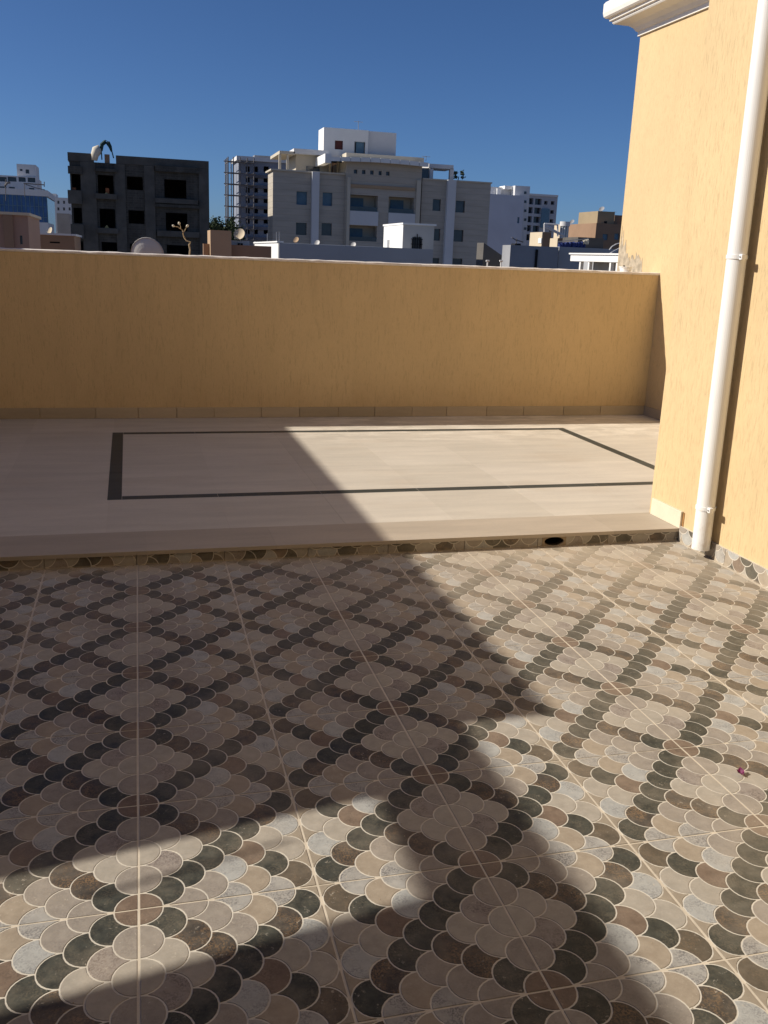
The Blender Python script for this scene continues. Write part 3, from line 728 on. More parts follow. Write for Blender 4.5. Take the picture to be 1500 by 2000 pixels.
# set-back penthouse levels
Y2 = Y+4.0
for r, yy, d, m, nm in (((578, 300, 640, 345), Y2, 6, CREAM2, 'penthouse_wall'), ((640, 308, 676, 345), Y2+2.5, 6, CREAM2, 'penthouse_wall'), ((676, 303, 828, 330), Y2, 7, CREAM2, 'penthouse_wall')):
    a = rect(r, yy); MB().box(a[0], a[1], yy, yy+d, zw-1.0, a[3]).build(nm, m, bg_)
for r, m in (((546, 295, 576, 301), CREAM2), ((574, 292, 642, 302), OFFW)):
    a = rect(r, Y2-.8); MB().box(a[0], a[1], Y2-.8, Y2+6, a[2], a[3]).build('roof_slab', m, bg_)
for x in (547, 562):
    q = ony(x, 315, Y2-.6); MB().box(q.x-.12, q.x+.12, Y2-.6, Y2-.35, zw, ony(x, 301, Y2-.6).z).build('post', CREAM2, bg_)
a = rect((598, 325, 624, 334), Y2); MB().box(a[0], a[1], Y2-.05, Y2-.002, a[2], a[3]).build('window', GLZ, bg_)
for r in ((648, 318, 658, 340), (664, 321, 675, 340)):
    a = rect(r, Y2+2.5); MB().box(a[0], a[1], Y2+2.44, Y2+2.498, a[2], a[3]).build('door', TAN2, bg_)
for x in (644.5, 660.5):
    q = ony(x, 320, Y2-1); MB().box(q.x-.1, q.x+.1, Y2-1, Y2-.8, zw, ony(x, 312, Y2-1).z).build('post', PALE, bg_)
# long white canopy slab, slightly bowed and tilted towards the street
cv = MB(); n = 10; ya, yb = Yc-1.0, Y2+1
pa, pb = ony(646, 304, ya), ony(838, 316, ya)
for i in range(n):
    t0_, t1_ = i/n, (i+1)/n
    def q(t, yy, dz): return (pa.x+(pb.x-pa.x)*t, yy, pa.z+(pb.z-pa.z)*t-.10+.35*math.sin(math.pi*t)*.4+dz)
    g0, g1 = .012, .012
    A = [q(t0_+g0*.2, ya, 0), q(t1_-g1*.2, ya, 0), q(t1_-g1*.2, ya, -.42), q(t0_+g0*.2, ya, -.42)]
    B = [q(t0_+g0*.2, yb, .55), q(t1_-g1*.2, yb, .55), q(t1_-g1*.2, yb, .13), q(t0_+g0*.2, yb, .13)]
    cv.face([A[0], A[3], A[2], A[1]]); cv.face(B)
    for i0, i1 in ((0, 1), (1, 2), (2, 3), (3, 0)): cv.face([A[i0], A[i1], B[i1], B[i0]])
cv.build('canopy', PUREW, bg_)
a = rect((635, 300, 647, 318), Yc-.9); MB().box(a[0], a[1], Yc-.9, Y2, a[2], a[3]).build('canopy_end', PUREW, bg_)
# white rooftop box
Y3 = Y+6.5
a = rect((632, 251.5, 719, 320), Y3); mb = MB(); h1 = rect((654, 274.5, 670, 292), Y3); h2 = rect((692, 277, 713, 320), Y3)
wall_mesh(mb, a[0], a[1], a[2], a[3], Y3, 3.0, [h1, h2], .3); mb.build('rooftop_box', PUREW, bg_)
MB().box(h1[0], h1[1], Y3+.2, Y3+.24, h1[2], h1[3]).build('window', REDW, bg_)
MB().box(h2[0]+.2, h2[1]-.1, Y3+.2, Y3+.24, h2[2], h2[3]).build('door', SHUT, bg_)
a = rect((719, 257, 775, 325), Y3); MB().box(a[0], a[1], Y3+.4, Y3+4, a[2], a[3]).build('rooftop_box', OFFW, bg_)
# roof pergola on the right wing
for r in ((838, 321, 886, 329),):
    a = rect(r, Y+1); MB().box(a[0], a[1], Y+1, Y+4, a[2], a[3]).build('pergola_beam', OFFW, bg_)
for r in ((879, 329.2, 886, 356), (839, 329.2, 846, 356)):
    a = rect(r, Y+1); MB().box(a[0], a[1], Y+1, Y+1.5, zr2, a[3]).build('pergola_post', OFFW, bg_)
a = rect((824.5, 330, 838, 354), Y+1); MB().box(a[0], a[1], Y+1.2, Y+1.3, zr2, a[3]).build('glass_screen', GLZ, bg_)

# ---- leaves and trees
def leaf_mat(name, c):
    k = N(name); oi = k.noise(k.pos(), 2.5, 3); k.col(k.mix(k.ramp(oi, [(.3, 0.0), (.7, 1.0)]), mul(c, .6), mul(c, 1.4))).set(.7, .2); return k.m
LEAF = leaf_mat('dark_pine_leaf', (.045, .065, .028)); LEAF2 = leaf_mat('olive_leaf', (.07, .085, .04)); BARK = plain('bark', (.12, .08, .05), .95)
def leaves(mb, c, rx, rz, n, s, clumps=14):
    cs = [Vector((random.gauss(0, .5)*rx, random.gauss(0, .5)*rx, random.uniform(-.8, .9)*rz)) for _ in range(clumps)]
    for _ in range(n):
        k = random.choice(cs); p = c+k+Vector((random.gauss(0, .2)*rx, random.gauss(0, .2)*rx, random.gauss(0, .17)*rz))
        a = Vector((random.uniform(-1, 1), random.uniform(-1, 1), random.uniform(-1, 1))).normalized(); b = a.cross(Vector((random.uniform(-1, 1), random.uniform(-1, 1), random.uniform(-1, 1)))).normalized()
        w = s*random.uniform(.6, 1.3); mb.face([p-a*w, p+b*w*.6, p+a*w, p-b*w*.6])
def tree(name, label, base, h, rx, rz, n, s, m, group=None):
    t = thing(name, label, 'tree', tuple(base), group); c = Vector(base)+Vector((0, 0, h-rz*.7))
    mb = MB(); mb.tube([base, base+Vector((.1, 0, h*.45)), base+Vector((0, .1, h*.85))], [h*.028, h*.02, h*.006], 7)
    for i in range(7):
        a = i*.9; st = base+Vector((0, 0, h*(.5+.05*i))); mb.tube([st, st+Vector((math.cos(a)*rx*.7, math.sin(a)*rx*.7, rz*.35))], [h*.01, h*.003], 5)
    mb.build('trunk', BARK, t)
    mb = MB(); leaves(mb, c, rx, rz, n, s); mb.build('crown', m, t)
for i, (px, py, lab) in enumerate(((422, 428, 'dark green tree beside the unfinished concrete block'), (440, 431, 'tall dark tree in front of the scaffolded tower'), (455, 440, 'lower dark tree at the foot of the scaffolded tower'))):
    b = ony(px, py, 150+i*3); tree('tree', lab, Vector((b.x, b.y, ZG)), b.z-ZG-.4, 1.75, 3.2, 1500, .26, LEAF)
b = ony(894, 352, Y+2); pl = thing('roof_plant', 'small bushy plant beside the roof pergola of the cream building', 'plant', (b.x, b.y, zr2+.14))
MB().tube([(b.x, b.y, zr2+.14), (b.x+.1, b.y, zr2+.7)], .05, 6).build('stem', BARK, pl)
mb = MB(); leaves(mb, Vector((b.x, b.y, zr2+.85)), .6, .45, 170, .14, 7); mb.build('foliage', LEAF2, pl)

# ---- white roof terrace building just beyond the parapet
Y = 45.0
wb = thing('white_roof_building', 'low white building with flat parapet roof in front of the cream building', 'building', (11, Y+4.5, ZG))
ca, cb = ony(545, 474.5, Y), ony(846, 487, Y); zt = (ca.z+cb.z)/2; XA, XB = ca.x, cb.x; D = 9.4
mb = MB(); mb.box(XA, XB, Y, Y+D, ZG, zt-.35)
mb.build('wall', GREYB, wb)  # white building with a greyed front, shade put into the colour
mb = MB(); mb.box(XA, XB, Y, Y+.2, zt-.349, zt); mb.build('front_parapet', GREYB, wb)
mb = MB(); mb.box(XA, XB, Y+D-.2, Y+D, zt-.349, zt+.12); mb.build('rear_parapet', PUREW, wb)
MB().box(XA-.02, XA+.2, Y+.201, Y+D-.201, ZG, zt+.02).build('side_wall', PUREW, wb)
MB().box(XA-.08, XA+.24, Y+.1, Y+D-.1, zt+.021, zt+.09).build('side_coping', PUREW, wb)
a = onx(750, 437, 0.0) if False else None
YF = 46.5; bx0, bx1 = ony(788, 450, YF).x, ony(848, 450, YF).x; bz = ony(788, 438.5, YF).z
mb = MB(); g = rect((805, 463, 823, 487), YF); wall_mesh(mb, bx0, bx1, zt-.35, bz, YF, 3.9, [g], .15); mb.build('stair_box', plain('shaded_white_paint', (.50, .48, .44), .85, .05, .5), wb)  # front of a white box greyed, its shade put into the colour
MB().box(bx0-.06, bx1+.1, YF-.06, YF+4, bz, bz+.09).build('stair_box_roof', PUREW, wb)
MB().box(bx0-.025, bx0-.001, YF+.01, YF+3.89, zt-.34, bz-.001).build('lit_side', PUREW, wb)  # added panel, whiter so the side looks sunlit
MB().box(bx0-.05, bx0-.026, YF+2.6, YF+3.0, zt-.3, zt+.45).build('slot', GREYW, wb)
MB().box(g[0], g[1], YF+.1, YF+.14, g[2], g[3]).build('window', GLZ, wb)
mb = MB()
for i in range(5): x = g[0]+(g[1]-g[0])*i/4; mb.box(x-.02, x+.02, YF-.05, YF-.02, g[2], g[3]-.1+.25*(1-abs(i-2)/2))
for i in range(3): z = g[2]+(g[3]-g[2])*i/2.4; mb.box(g[0]-.06, g[1]+.06, YF-.02, YF, z-.02, z+.02)
mb.build('grille', BLACK, wb)
for x, yy, lab in ((524, 1.5, 'thin metal rod standing on the corner of the white roof'), (541, .6, 'thin metal rod standing mid way along the white roof edge'), (502, 5.5, 'taller thin metal rod at the rear of the white roof')):
    b = ony(x, 470, Y+yy); tag(MB().tube([(XA+.1 if yy < 3 else XA+.2, Y+yy, zt+.09), (XA+.1 if yy < 3 else XA+.2, Y+yy, zt+.55)], .018, 5).build('rod', STEEL), lab, 'rod')
def dish(name, label, c, r, facing, foot, mat, group=None, depth=.18):
    """satellite dish: shallow bowl, arm with receiver, mast down to foot height"""
    c = Vector(c); f = Vector(facing).normalized(); t = thing(name, label, 'satellite dish', (c.x, c.y, foot), 'satellite dishes on the roofs')
    a = f.cross(Vector((0, 0, 1))).normalized(); b = a.cross(f)
    mb = MB(); R_, S_ = 6, 24; g = []
    for i in range(R_+1):
        k = i/R_; g.append([c+(a*math.cos(6.28318*j/S_)+b*math.sin(6.28318*j/S_)*1.06)*(r*k)-f*(r*depth*2*(1-k*k)) for j in range(S_)])
    for i in range(R_):
        for j in range(S_): k = (j+1) % S_; mb.face([g[i][j], g[i+1][j], g[i+1][k], g[i][k]])
    for j in range(S_): k = (j+1) % S_; mb.face([g[R_][j], g[R_][k], g[R_][k]-f*.03, g[R_][j]-f*.03])
    mb.build('bowl', mat, t, None, True)
    low = c-b*r*.98; tip = c+f*r*.95-b*r*.3
    MB().tube([low, tip], r*.025, 6).build('arm', STEEL, t); MB().tube([tip, tip-f*r*.18], r*.07, 8).build('receiver', GREYW, t)
    bk = c-f*(r*depth*2+.04); MB().tube([(bk.x, bk.y, foot), (bk.x, bk.y, bk.z), bk+f*.04], r*.05, 8).build('mast', STEEL, t)
DW = plain('dish_grey_white', (.52, .50, .47), .5, .05, 3)
for x, y, yy, lab in ((578, 468, 4.5, 'small pale satellite dish on the left part of the white roof'), (619, 474, 5.5, 'smaller satellite dish near the middle of the white roof'), (690, 478, 6.5, 'satellite dish by the stair box on the white roof')):
    p = ony(x, y, Y+yy); dish('satellite_dish', lab, p, .16, (-.5, -.6, .5), zt-.35, TAN if x < 600 else DW)

# ---- roofs right behind the parapet: big dish, tan shed, dish with cabinets
nr = thing('neighbour_roof', 'low flat roofed neighbouring house hidden behind the parapet', 'building', (2, 22, ZG))
MB().box(-9, 6.6, 9.0, 38.0, ZG, -.6).build('wall', TAN2, nr)
p = ony(288, 497, 24); dish('satellite_dish', 'large pale satellite dish peeking over the parapet', p, .43, (.10, .93, .30), -.6, DW)
Y = 36.0
t, *_ = building('roof_shed', 'tan rendered roof shed beside the satellite dish', 'shed', Y, (411, 452, 450), 1.4, TAN, z0=-.6)
a = rect((447, 479, 500, 505), Y+.5); tag(MB().box(a[0]-1, a[1]+.6, Y+.4, Y+.7, -.6, a[3]).build('roof_wall', TAN2), 'low brown roof wall below the dish and cabinets', 'wall')
p = ony(467, 457, Y+1); dish('satellite_dish', 'round beige satellite dish next to the tan roof shed', p, .23, (-.4, -.75, .45), -.6, PALE)
a = rect((450, 470, 487, 480), Y+1.2); ac = thing('rooftop_cabinet', 'white rooftop cabinet with dark vents under the beige dish', 'cabinet', ((a[0]+a[1])/2, Y+1.3, -.6))
MB().box(a[0], a[1], Y+1.2, Y+1.6, -.6, a[3]).build('body', OFFW, ac); a2 = rect((464, 475, 474, 480), Y+1.2); MB().box(a2[0], a2[1], Y+1.17, Y+1.199, a2[2], a2[3]).build('vent', BLACK, ac)
# twig growing at the parapet
tw = thing('dry_twig', 'bare twisted twig with three pale buds rising behind the parapet', 'twig', tuple(ony(370, 497, 6.80)))
Yt = 6.80; mb = MB()
st = [(370, 499), (371, 487), (369, 478), (372, 473), (364, 470), (359, 463), (357, 455), (357, 450)]
mb.tube([ony(x, y, Yt+.01*((i*7) % 3-1)) for i, (x, y) in enumerate(st)], [.0075, .0068, .0075, .0062, .006, .0055, .005, .0045], 7); mb.build('stem', plain('dry_bark', (.42, .32, .20), .9, .3, 60), tw)
for br in ([(357, 450), (353, 447), (352, 440), (350, 435)], [(353, 447), (347, 443), (340, 442)], [(359, 453), (362, 448), (364, 442), (367, 439)]):
    mb = MB(); mb.tube([ony(x, y, Yt) for x, y in br], [.0045, .004, .0035, .003][:len(br)], 6); mb.build('branch', BARK if False else plain('dry_twig_bark', (.45, .35, .22), .9, .3, 60), tw)
for pts in ([(350, 439), (350, 436), (349, 433)], [(341, 442), (338, 441), (336, 440)], [(364, 443), (366, 441), (368, 439)]):
    mb = MB(); mb.tube([ony(x, y, Yt) for x, y in pts], [.006, .0125, .004], 8); mb.build('bud', plain('pale_bud', (.66, .60, .48), .8, .1, 40), tw, None, True)

# ---- left: office with blue curtain wall, white block behind, low houses
Y = 190.0
t, X0, X1, Z1 = building('glass_office', 'blue glass curtain wall office with concrete roof band', 'building', Y, (-60, 92, 380), 20, GLB)
for i in range(19):
    x = X0+(X1-X0)*i/18; MB().box(x-.07, x+.07, Y-.12, Y-.002, ZG, Z1-.05).build('mullion', SHUT, t)
for i in range(8): MB().box(X0, X1, Y-.1, Y-.003, Z1-1.9-i*1.9, Z1-1.8-i*1.9).build('transom', SHUT, t)
MB().box(X0-.2, X1+.2, Y-.3, Y+20, Z1+.01, Z1+1.1).build('roof_band', OFFW, t)
t, X0, X1, Z1 = building('white_tower_block', 'white apartment block with terrace openings behind the blue glass office', 'building', Y+30, (-60, 71, 342), 14, OFFW, .8, [((-20, 345, 13, 354), GLZ, 'window'), ((15, 345.5, 32, 354.5), GLZ, 'window'), ((36, 346, 50, 355), GLZ, 'window'), ((54, 347, 69, 356), GLZ, 'window'), ((-2, 364, 9, 372), SHUT, 'window'), ((17, 365, 29, 372), SHUT, 'window'), ((57, 367, 67, 375), SHUT, 'window')])
a = rect((33, 321, 70, 346), Y+31); mb = MB(); h1, h2 = rect((39, 330, 44, 334), Y+31), rect((50, 331, 57, 339), Y+31); wall_mesh(mb, a[0], a[1], a[2]-1, a[3], Y+31, 8, [h1, h2], .3); mb.build('rooftop_box', OFFW, t)
for h in (h1, h2): MB().box(h[0], h[1], Y+31.25, Y+31.3, h[2], h[3]).build('window', GLZ, t)
t, *_ = building('distant_white_flats', 'distant white flats between the glass office and the concrete block', 'building', 300, (90, 150, 386), 20, OFFW, .5, [((101+11*i, 392+13*j, 105+11*i, 398+13*j), GLZ, 'window') for i in range(4) for j in range(5)])
a = rect((94, 378, 110, 388), 302); MB().box(a[0], a[1], 302, 310, a[2]-1, a[3]).build('rooftop_box', OFFW, t)
a = rect((118, 420, 142, 460), 298); tag(MB().box(a[0], a[1], 285, 296, ZG, a[3]).build('grey_house', plain('warm_grey_house', (.38, .33, .28), .9, .12, .3)), 'warm grey house below the distant white flats', 'building')
for k, (x, y, yy) in enumerate(((6, 358, 150), (62, 357, 152))):
    p = ony(x, y, yy); an = thing('roof_antenna', ['rooftop aerial with curved arms above the blue glass office', 'rooftop aerial with long horizontal boom above the blue glass office'][k], 'antenna', (p.x, p.y, ony(x, 382, yy).z))
    if k == 0:
        MB().tube([ony(11, 392, yy), ony(11, 350, yy)], .06, 6).build('mast', RUSTY, an); MB().tube([ony(20, 356, yy), ony(14, 357, yy), ony(10, 362, yy), ony(11, 367, yy)], .18, 6).build('arm', RUSTY, an)
    else:
        MB().tube([ony(48, 384, yy), ony(48, 358, yy)], .06, 6).build('mast', RUSTY, an); MB().tube([ony(46, 358, yy), ony(87, 361, yy)], .09, 6).build('boom', RUSTY, an); MB().tube([ony(86.5, 355, yy), ony(86.5, 365, yy)], .07, 6).build('director', RUSTY, an)
        MB().tube([ony(50, 360, yy), ony(70, 367, yy), ony(88, 371, yy)], .07, 6).build('stay', RUSTY, an)
Y = 45.0
t, X0, X1, Z1 = building('pink_house', 'pink beige house with two narrow windows left of the low walls', 'building', Y, (-40, 55, 419), 6, PINK, .15, [((15, 458, 27, 480), GLZ, 'window'), ((39, 460, 44, 477), GLZ, 'window')])
a = rect((8, 420, 27, 500), Y); MB().box(a[0], a[1], Y-.12, Y-.002, ZG, a[3]).build('recess_panel', TAN2, t); MB().box(X0, X1+.1, Y-.15, Y+6.1, Z1, Z1+.12).build('roof_edge', PALE, t)
a = rect((56, 434, 94, 470), Y+25); tag(MB().box(a[0]-1, a[1], Y+25, Y+31, ZG, a[3]).build('white_shed', OFFW), 'plain white rooftop room behind the pink house', 'building')
t, X0, X1, Z1 = building('low_tan_building', 'low tan building with one slot window under the white flats', 'building', Y+8, (56, 146, 459), 7, TAN2, .2, [((97, 472, 117, 475), BLACK, 'slot')])
MB().box(X0, X1+.1, Y+7.9, Y+15.1, Z1, Z1+.1).build('roof_edge', OFFW, t)
p = ony(97, 451, Y+12); dish('satellite_dish', 'yellowish satellite dish beside the white rooftop room', p, .22, (-.8, -.5, .4), Z1, PALE)

# ---- scaffolded white tower
Y = 270.0
rows = [287+19.8*i/1.0 for i in range(7)]
ws = []
for j in range(7):
    y = 325+20.2*j
    for x in ((480, 488), (496, 504), (515, 525)): ws.append(((x[0], y, x[1], y+11), None, 'window'))
t, X0, X1, Z1 = building('tower_under_construction', 'tall white tower under construction wrapped in scaffolding', 'building', Y, (466, 560, 316), 12, plain('shaded_blue_white_render', (.23, .25, .30), .9, .2, .15), 1.2, ws)  # white render darkened, its shade is part of the colour
MB().box(X0-.6, X1, Y-.8, Y+12.5, Z1, Z1+1.1).build('roof_edge', OFFW, t)
for j in range(7):
    z = ony(500, 342+20.2*j, Y).z; MB().box(X0+2.4, X1, Y-1.1, Y-.003, z-.75, z+.05).build('floor_band', plain('dark_balcony_edge', (.13, .13, .15), .9, .3, .4), t)
a = rect((497, 305, 560, 317), Y+3); MB().box(a[0], a[1], Y+3, Y+10, a[2]-1, a[3]).build('rooftop_room', GREYW, t)
sc = thing('scaffolding', 'rusty tube scaffolding on the corner of the white tower', 'scaffolding', (X0-1.5, Y, ZG))
zt_ = Z1+.6
for i, (x, yy) in enumerate(((-3.0, -1.5), (-3.0, 2), (-3.0, 6), (-1.6, -1.7), (.3, -1.7), (2.2, -1.7), (-1.4, 6), (4.0, -1.7))):
    MB().tube([(X0+x, Y+yy, ZG), (X0+x, Y+yy, zt_)], .16, 5).build('standard', RUSTY, sc)
for j in range(14):
    z = Z1-.6-j*2.9
    if z < ZG+1: break
    MB().tube([(X0-4.2, Y-1.7, z), (X0+4.6, Y-1.7, z)], .15, 5).build('ledger', RUSTY, sc); MB().tube([(X0-3.0, Y-1.9, z), (X0-3.0, Y+6.6, z)], .15, 5).build('ledger', RUSTY, sc)
    MB().box(X0-2.9, X0+.2 if j % 2 else X0+3.6, Y-1.6, Y-.95, z-.22, z+.1).build('platform_deck', RUSTY, sc)

# ---- right hand side
Y = 150.0
t, X0, X1, Z1 = building('blank_white_building', 'tall white building with a blank side wall right of the cream building', 'building', Y, (940, 1023, 380), 14, plain('cool_white_wall', (.56, .57, .62), .85, .06, .25), .2, [((1010.5, 424, 1014.5, 436), SHUT, 'window')])
a = rect((958, 366, 1003, 381), Y+4); MB().box(a[0], a[1], Y+4, Y+9, a[2]-.5, a[3]).build('setback_floor', OFFW, t)
a = rect((1003, 363, 1032, 460), Y+2); MB().box(a[0], a[1], Y+2, Y+10, ZG, a[3]).build('stair_tower', OFFW, t)
a = rect((986, 363, 1001, 369.5), Y+3); MB().box(a[0], a[1], Y+3, Y+5.5, a[2], a[3]).build('tank_room', PUREW, t)
a = rect((971, 368, 978, 380), Y+3.5); MB().box(a[0], a[1], Y+3.5, Y+4.6, a[2], a[3]).build('chimney', PUREW, t)
for j in range(5):
    a = rect((1023.5, 374+17.5*j, 1028, 379+17.5*j), Y+2); MB().box(a[0], a[1], Y+1.94, Y+1.998, a[2], a[3]).build('window', GLZ, t)
Y = 290.0
ws = []
for j in range(5):
    d = 17.6*j; s_ = -1.5*j
    ws += [((1032+s_, 387+d, 1042+s_, 399+d), GLZ, 'balcony'), ((1045+s_, 388+d, 1058+s_, 400+d), GLZ, 'balcony'), ((1076+s_*.8, 393+d, 1083+s_*.8, 400+d), GLZ, 'window')]
ws += [((1063, 392.5, 1069.5, 399.5), GLZ, 'window')]
t, X0, X1, Z1 = building('distant_grey_flats', 'distant grey flats with dark balconies and small square windows', 'building', Y, (1024, 1088, 383), 18, plain('flats_grey_paint', (.42, .43, .46), .85, .05, .2), 1.6, ws)  # plain even grey on the walls
a = rect((1056, 408, 1071, 445), Y); MB().box(a[0], a[1], Y-.6, Y-.01, a[2], a[3]).build('stair_glazing', SHUT, t)
MB().box(X0, X1, Y-.3, Y+18.2, Z1, Z1+.6).build('roof_edge', OFFW, t)
# small sunlit houses: long -x faces towards the sun, sunlight and shade put into the wall colours
def lit_house(name, label, Yf, pxl, pxc, pxr, ytop, mat_l, mat_f, wl=()):
    """front corner at pxc; lit side runs back to pxl, shaded front to pxr"""
    c = ony(pxc, ytop, Yf); d = ray(pxl, ytop); k = (c.x-CAM.x)/d.x; yb = CAM.y+d.y*k; r_ = ony(pxr, ytop, Yf)
    t = thing(name, label, 'house', ((c.x+r_.x)/2, (Yf+yb)/2, ZG))
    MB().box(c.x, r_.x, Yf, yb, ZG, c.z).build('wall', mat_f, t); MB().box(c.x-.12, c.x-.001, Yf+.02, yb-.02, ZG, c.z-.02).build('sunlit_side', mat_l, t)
    for (p, q, y0, y1, m) in wl:
        da, db = ray(p, (y0+y1)/2), ray(q, (y0+y1)/2); ka, kb = (c.x-.12-CAM.x)/da.x, (c.x-.12-CAM.x)/db.x
        ya, yb2 = CAM.y+da.y*ka, CAM.y+db.y*kb; z0_ = onx((p+q)/2, y1, c.x-.12).z; z1_ = onx((p+q)/2, y0, c.x-.12).z
        MB().box(c.x-.2, c.x-.121, min(ya, yb2), max(ya, yb2), z0_, z1_).build('window', m, t)
    return t, c, r_, yb
lit_house('cream_house', 'small cream house with a sunlit side below the grey flats', 130, 1037, 1061, 1077, 453, PALE, TAN2, [(1052, 1058, 465, 475, PUREW)])
lit_house('sand_house', 'sand coloured low house with a sunlit wall behind the blue tarpaulins', 118, 1076, 1091, 1107, 465, PALE, TAN2)
t, c, r_, yb = lit_house('long_cream_house', 'long cream house with sunlit windows under the rooftop tanks', 185, 1104, 1163, 1240, 442, PALE, TAN, [(1135, 1141, 452, 463, OFFW), (1154, 1160, 452, 463, PUREW), (1131, 1162, 449, 450.2, TAN2)])
lit_house('cream_annex', 'narrow cream annex behind the glazed round stair tower', 200, 1084, 1100, 1118, 438, PALE, PALE)
t, X0, X1, Z1 = building('brown_house', 'brown rendered house in shade beside the yellow house wall', 'house', 165, (1163, 1260, 438), 14, TAN2, .25, [((1177, 457, 1187, 469), SHUT, 'window'), ((1200, 456, 1209, 468), SHUT, 'window')])
a = rect((1167, 413, 1200, 439), 166); MB().box(a[0], a[1], 166, 174, a[2]-.5, a[3]).build('rooftop_room', plain('olive_brown_plaster', (.34, .26, .16), .9, .08, .4), t)
a = rect((1200, 421, 1240, 439), 170); MB().box(a[0], a[1], 170, 178, a[2]-.5, a[3]).build('rooftop_room', TAN2, t)
a = rect((1180, 432, 1185, 437), 166); MB().box(a[0], a[1], 165.9, 165.99, a[2], a[3]).build('vent', BLACK, t)
for x, y, yy, lab in ((1117, 433, 190, 'tiny satellite dish on the cream house roof'), (1141, 433, 188, 'dark satellite dish left of the brown rooftop room'), (1162, 436, 186, 'lowest satellite dish against the brown house'), (1175, 408, 167, 'satellite dish on top of the brown rooftop room')):
    p = ony(x, y, yy); q = ony(x, y+6, yy); dish('satellite_dish', lab, p, .55, (-.6, -.4, .6), q.z-.6, GREYW)
# glazed round stair tower with white cap
p = ony(1103, 440, 150); r = ony(1111, 440, 150).x-p.x; rt = thing('round_stair_tower', 'round glazed stair tower with a white cap', 'tower', (p.x, p.y, ZG))
MB().tube([(p.x, p.y, ZG), (p.x, p.y, ony(1103, 442, 150).z)], r*.85, 20).build('drum', glass('pale_glass', (.25, .30, .33)), rt)
MB().tube([(p.x, p.y, ony(1103, 442, 150).z+.01), (p.x, p.y, ony(1103, 433, 150).z)], r*1.15, 24).build('cap', OFFW, rt)
for i in range(10):
    a_ = 6.283*i/10; MB().box(p.x+r*.87*math.cos(a_)-.07, p.x+r*.87*math.cos(a_)+.07, p.y+r*.87*math.sin(a_)-.07, p.y+r*.87*math.sin(a_)+.07, ZG, ony(1103, 442, 150).z).build('mullion', OFFW, rt)
fr = thing('steel_canopy', 'white metal frame with sloping braces beside the round stair tower', 'canopy', tuple(ony(1075, 460, 135)))
for a_, b_ in (((1063, 437), (1090, 439)), ((1063, 437), (1080, 449)), ((1063, 443), (1076, 444)), ((1076, 444), (1076, 451)), ((1063, 443), (1100, 461)), ((1063, 437), (1063, 456)), ((1089, 439), (1089, 462)), ((1080, 449), (1102, 460))):
    MB().tube([ony(*a_, 135), ony(*b_, 135)], .14, 5).build('bar', OFFW, fr)
# grey walls and a shadowed one, its shade put into the colour, in the middle distance
Y = 40.0
mb = MB(); q = [ony(945, 474, Y+6), ony(982, 500, Y+6), ony(992, 500, Y+6)]
mb.prism([(q[0].x, ZG), (q[2].x, ZG), (q[2].x, q[2].z), (q[1].x, q[1].z), (q[0].x, q[0].z)], Y+6, Y+7, 'y')
tag(mb.build('sloped_wall', plain('shadowed_sloped_render', (.13, .12, .11), .9, .15, .6)), 'dark wall with a sloping top beside the cream building', 'wall')
t, X0, X1, Z1 = building('grey_wall_house', 'bare grey house wall below the small sunlit houses', 'building', Y, (996, 1090, 480.5), 1.0, GREYW)
q = ony(1047, 500, Y); MB().box(q.x-.05, q.x+.06, Y-.06, Y-.002, ZG, Z1-.15).build('crack_pipe', BLACK, t)
t, X0, X1, Z1 = building('blue_grey_house', 'smooth blue grey house wall behind the white canopy', 'building', Y+.4, (1090.5, 1260, 485.5), 5, GREYB)
sp = thing('solar_heater', 'small dark solar panel with bent aerial on the grey wall', 'panel', tuple(ony(1011, 480, Y+1)))
MB().prism([(ony(1004, 480, Y+1).x, ony(1004, 481, Y+1).z), (ony(1018, 480, Y+1).x, ony(1018, 481, Y+1).z), (ony(1017, 475, Y+1).x, ony(1017, 475.5, Y+1).z), (ony(1007, 475, Y+1).x, ony(1007, 475.5, Y+1).z)], Y+1, Y+1.5, 'y').build('panel', BLACK, sp)
for a_, b_ in (((1006, 468), (1022, 473)), ((1009, 466), (1008, 477)), ((1000, 464), (1006, 468))): MB().tube([ony(*a_, Y+1.2), ony(*b_, Y+1.2)], .03, 5).build('aerial_rod', RUSTY, sp)
# blue tarpaulins hung on the roof
tp = thing('blue_tarpaulin', 'crumpled blue tarpaulins hung along the roof of the blue grey house', 'tarpaulin', tuple(ony(1115, 484, Y+2)))
def sheet(pts, name, mat):
    mb = MB(); nx, nz = 14, 5; g = []
    for i in range(nx+1):
        t_ = i/nx; row = []
        for j in range(nz+1):
            s_ = j/nz; x = pts[0][0]+(pts[1][0]-pts[0][0])*t_; yt = pts[0][1]+(pts[1][1]-pts[0][1])*t_; yb_ = pts[2]
            p_ = ony(x, yt+(yb_-yt)*s_, Y+2); p_.y += (.05*math.sin(t_*23+s_*3)+.03*math.sin(t_*51))+random.uniform(-.03, .03); row.append(p_)
        g.append(row)
    for i in range(nx):
        for j in range(nz): mb.face([g[i][j], g[i+1][j], g[i+1][j+1], g[i][j+1]])
    o = mb.build(name, mat, tp); m_ = o.modifiers.new('thick', 'SOLIDIFY'); m_.thickness = .02
sheet([(1091, 474), (1122, 472), 485], 'sheet', BLUE); sheet([(1121, 474), (1143, 471), 485], 'sheet', BLUE); sheet([(1138, 470), (1149, 467), 477], 'sheet', CLOTH)
MB().tube([ony(1090, 472, Y+1.8), ony(1150, 466, Y+1.8)], .02, 5).build('line', STEEL, tp)
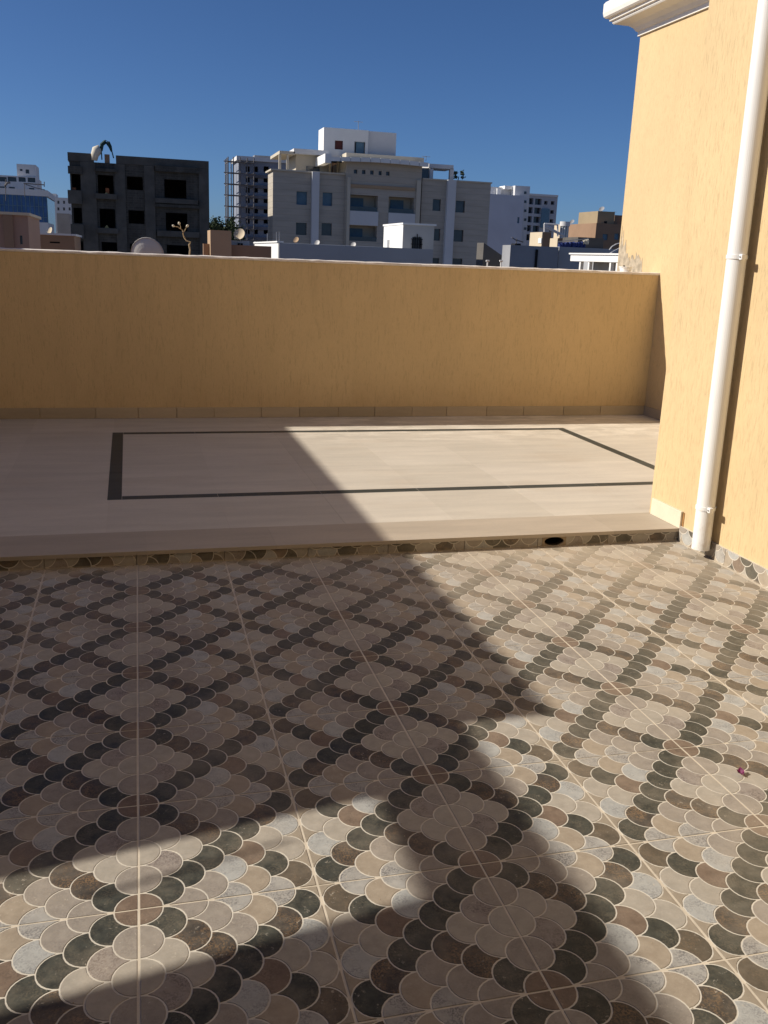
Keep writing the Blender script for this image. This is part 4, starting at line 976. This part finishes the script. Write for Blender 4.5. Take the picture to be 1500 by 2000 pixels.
a = rect((1125, 464, 1165, 484), Y+3.4); tag(MB().box(a[0], a[1]+.3, Y+3.2, Y+5, a[2]-.5, a[3]).build('roof_lean_to', plain('dark_lean_to', (.10, .09, .08), .9)), 'dark lean-to behind the blue tarpaulins', 'shed')
# white canopy next to the house corner
XC = 9.0
def oc(x, y): return onx(x, y, XC)
cn = thing('white_canopy', 'white roof canopy with posts beyond the end of the parapet', 'canopy', tuple(oc(1160, 540)))
y1_, y0_ = oc(1114.5, 500).y, oc(1240, 500).y
zt1, zb1 = oc(1160, 497.5).z, oc(1160, 511).z
MB().box(XC, XC+2.2, y0_, y1_, zb1, zt1).build('fascia', PUREW, cn)
MB().box(XC-.03, XC+2.25, y0_, y1_+.03, zt1+.001, zt1+.03).build('roof_edge', PUREW, cn)
for x in (1131, 1148, 1190, 1203):
    q = oc(x, 515); MB().box(XC+.02, XC+.09, q.y-.03, q.y+.03, -.6, zb1-.001).build('post', PUREW, cn)
a0, a1 = oc(1133, 515).y, oc(1188, 515).y
MB().box(XC+.3, XC+.34, a1, a0, .6, zb1-.002).build('glass_panel', glass('hazy_glass', (.30, .28, .23), .3), cn)
MB().box(8.4, 14, 12, 22, ZG, -.6).build('lower_storey', GREYW, cn)
ap = thing('arched_rooflight', 'arched metal rooflight bars between the canopy and the house corner', 'rooflight', tuple(ony(1200, 500, 30)))
MB().tube([ony(1183, 500, 30), ony(1212, 484, 30)], .03, 6).build('bar', OFFW, ap)
MB().tube([ony(1190, 488, 30), ony(1196, 481, 30), ony(1204, 476.5, 30), ony(1214, 474, 30)], .02, 6).build('arc', OFFW, ap)
p = ony(1180, 520, 30); MB().box(p.x, p.x+3, 30.1, 32, -.6, ony(1190, 500, 30).z).build('base', GREYB, ap)
# T vents and the pot on the coping
for x, lab in ((952.5, 'small white T shaped vent pipe nearer the sloped dark wall'), (979, 'small white T shaped vent pipe nearer the grey wall')):
    q = ony(x, 509.5, 12); vp = thing('vent_pipe', lab, 'vent', (q.x, q.y, -.6))
    MB().tube([(q.x, q.y, -.6), (q.x, q.y, q.z)], .012, 8).build('pipe', PVC, vp); MB().tube([(q.x-.026, q.y, q.z), (q.x+.026, q.y, q.z)], .013, 8).build('tee', PVC, vp)
q = ony(1222, 522, YP+.09); pot = thing('pot', 'small white plastic pot standing on the parapet against the house wall', 'pot', (q.x, YP+.09, ZT))
mb = MB(); mb.tube([(q.x, YP+.09, ZT+.001), (q.x, YP+.09, ZT+.04)], [.052, .062], 18); mb.build('bowl', PVC, pot, None, False)
MB().tube([(q.x, YP+.09, ZT+.041), (q.x, YP+.09, ZT+.048)], [.068, .068], 18).build('rim', PVC, pot)
MB().tube([(q.x-.02, YP+.09, ZT+.048), (q.x-.02, YP+.09, ZT+.062)], .008, 8).build('knob', BLACK, pot)

# aerials on the far roofs
for x, yb_, yt, Yy, lab in ((700, 256, 236, 106.5, 'thin aerial on the white rooftop box of the cream building'), (832, 312, 304, 103, 'short aerial beside the canopy of the cream building'), (1200, 420, 412, 172, 'short aerial on the brown house roof'), (388, 322, 315, 97, 'short steel rod standing on the concrete roof')):
    an = thing('aerial', lab, 'antenna', tuple(ony(x, yb_+2, Yy)))
    MB().tube([ony(x, yb_+2, Yy), ony(x, yt, Yy)], .035, 5).build('mast', STEEL, an); k_ = ony(x, yt+2, Yy)
    MB().tube([k_+Vector((-.5, 0, 0)), k_+Vector((.5, 0, 0))], .025, 5).build('boom', STEEL, an)
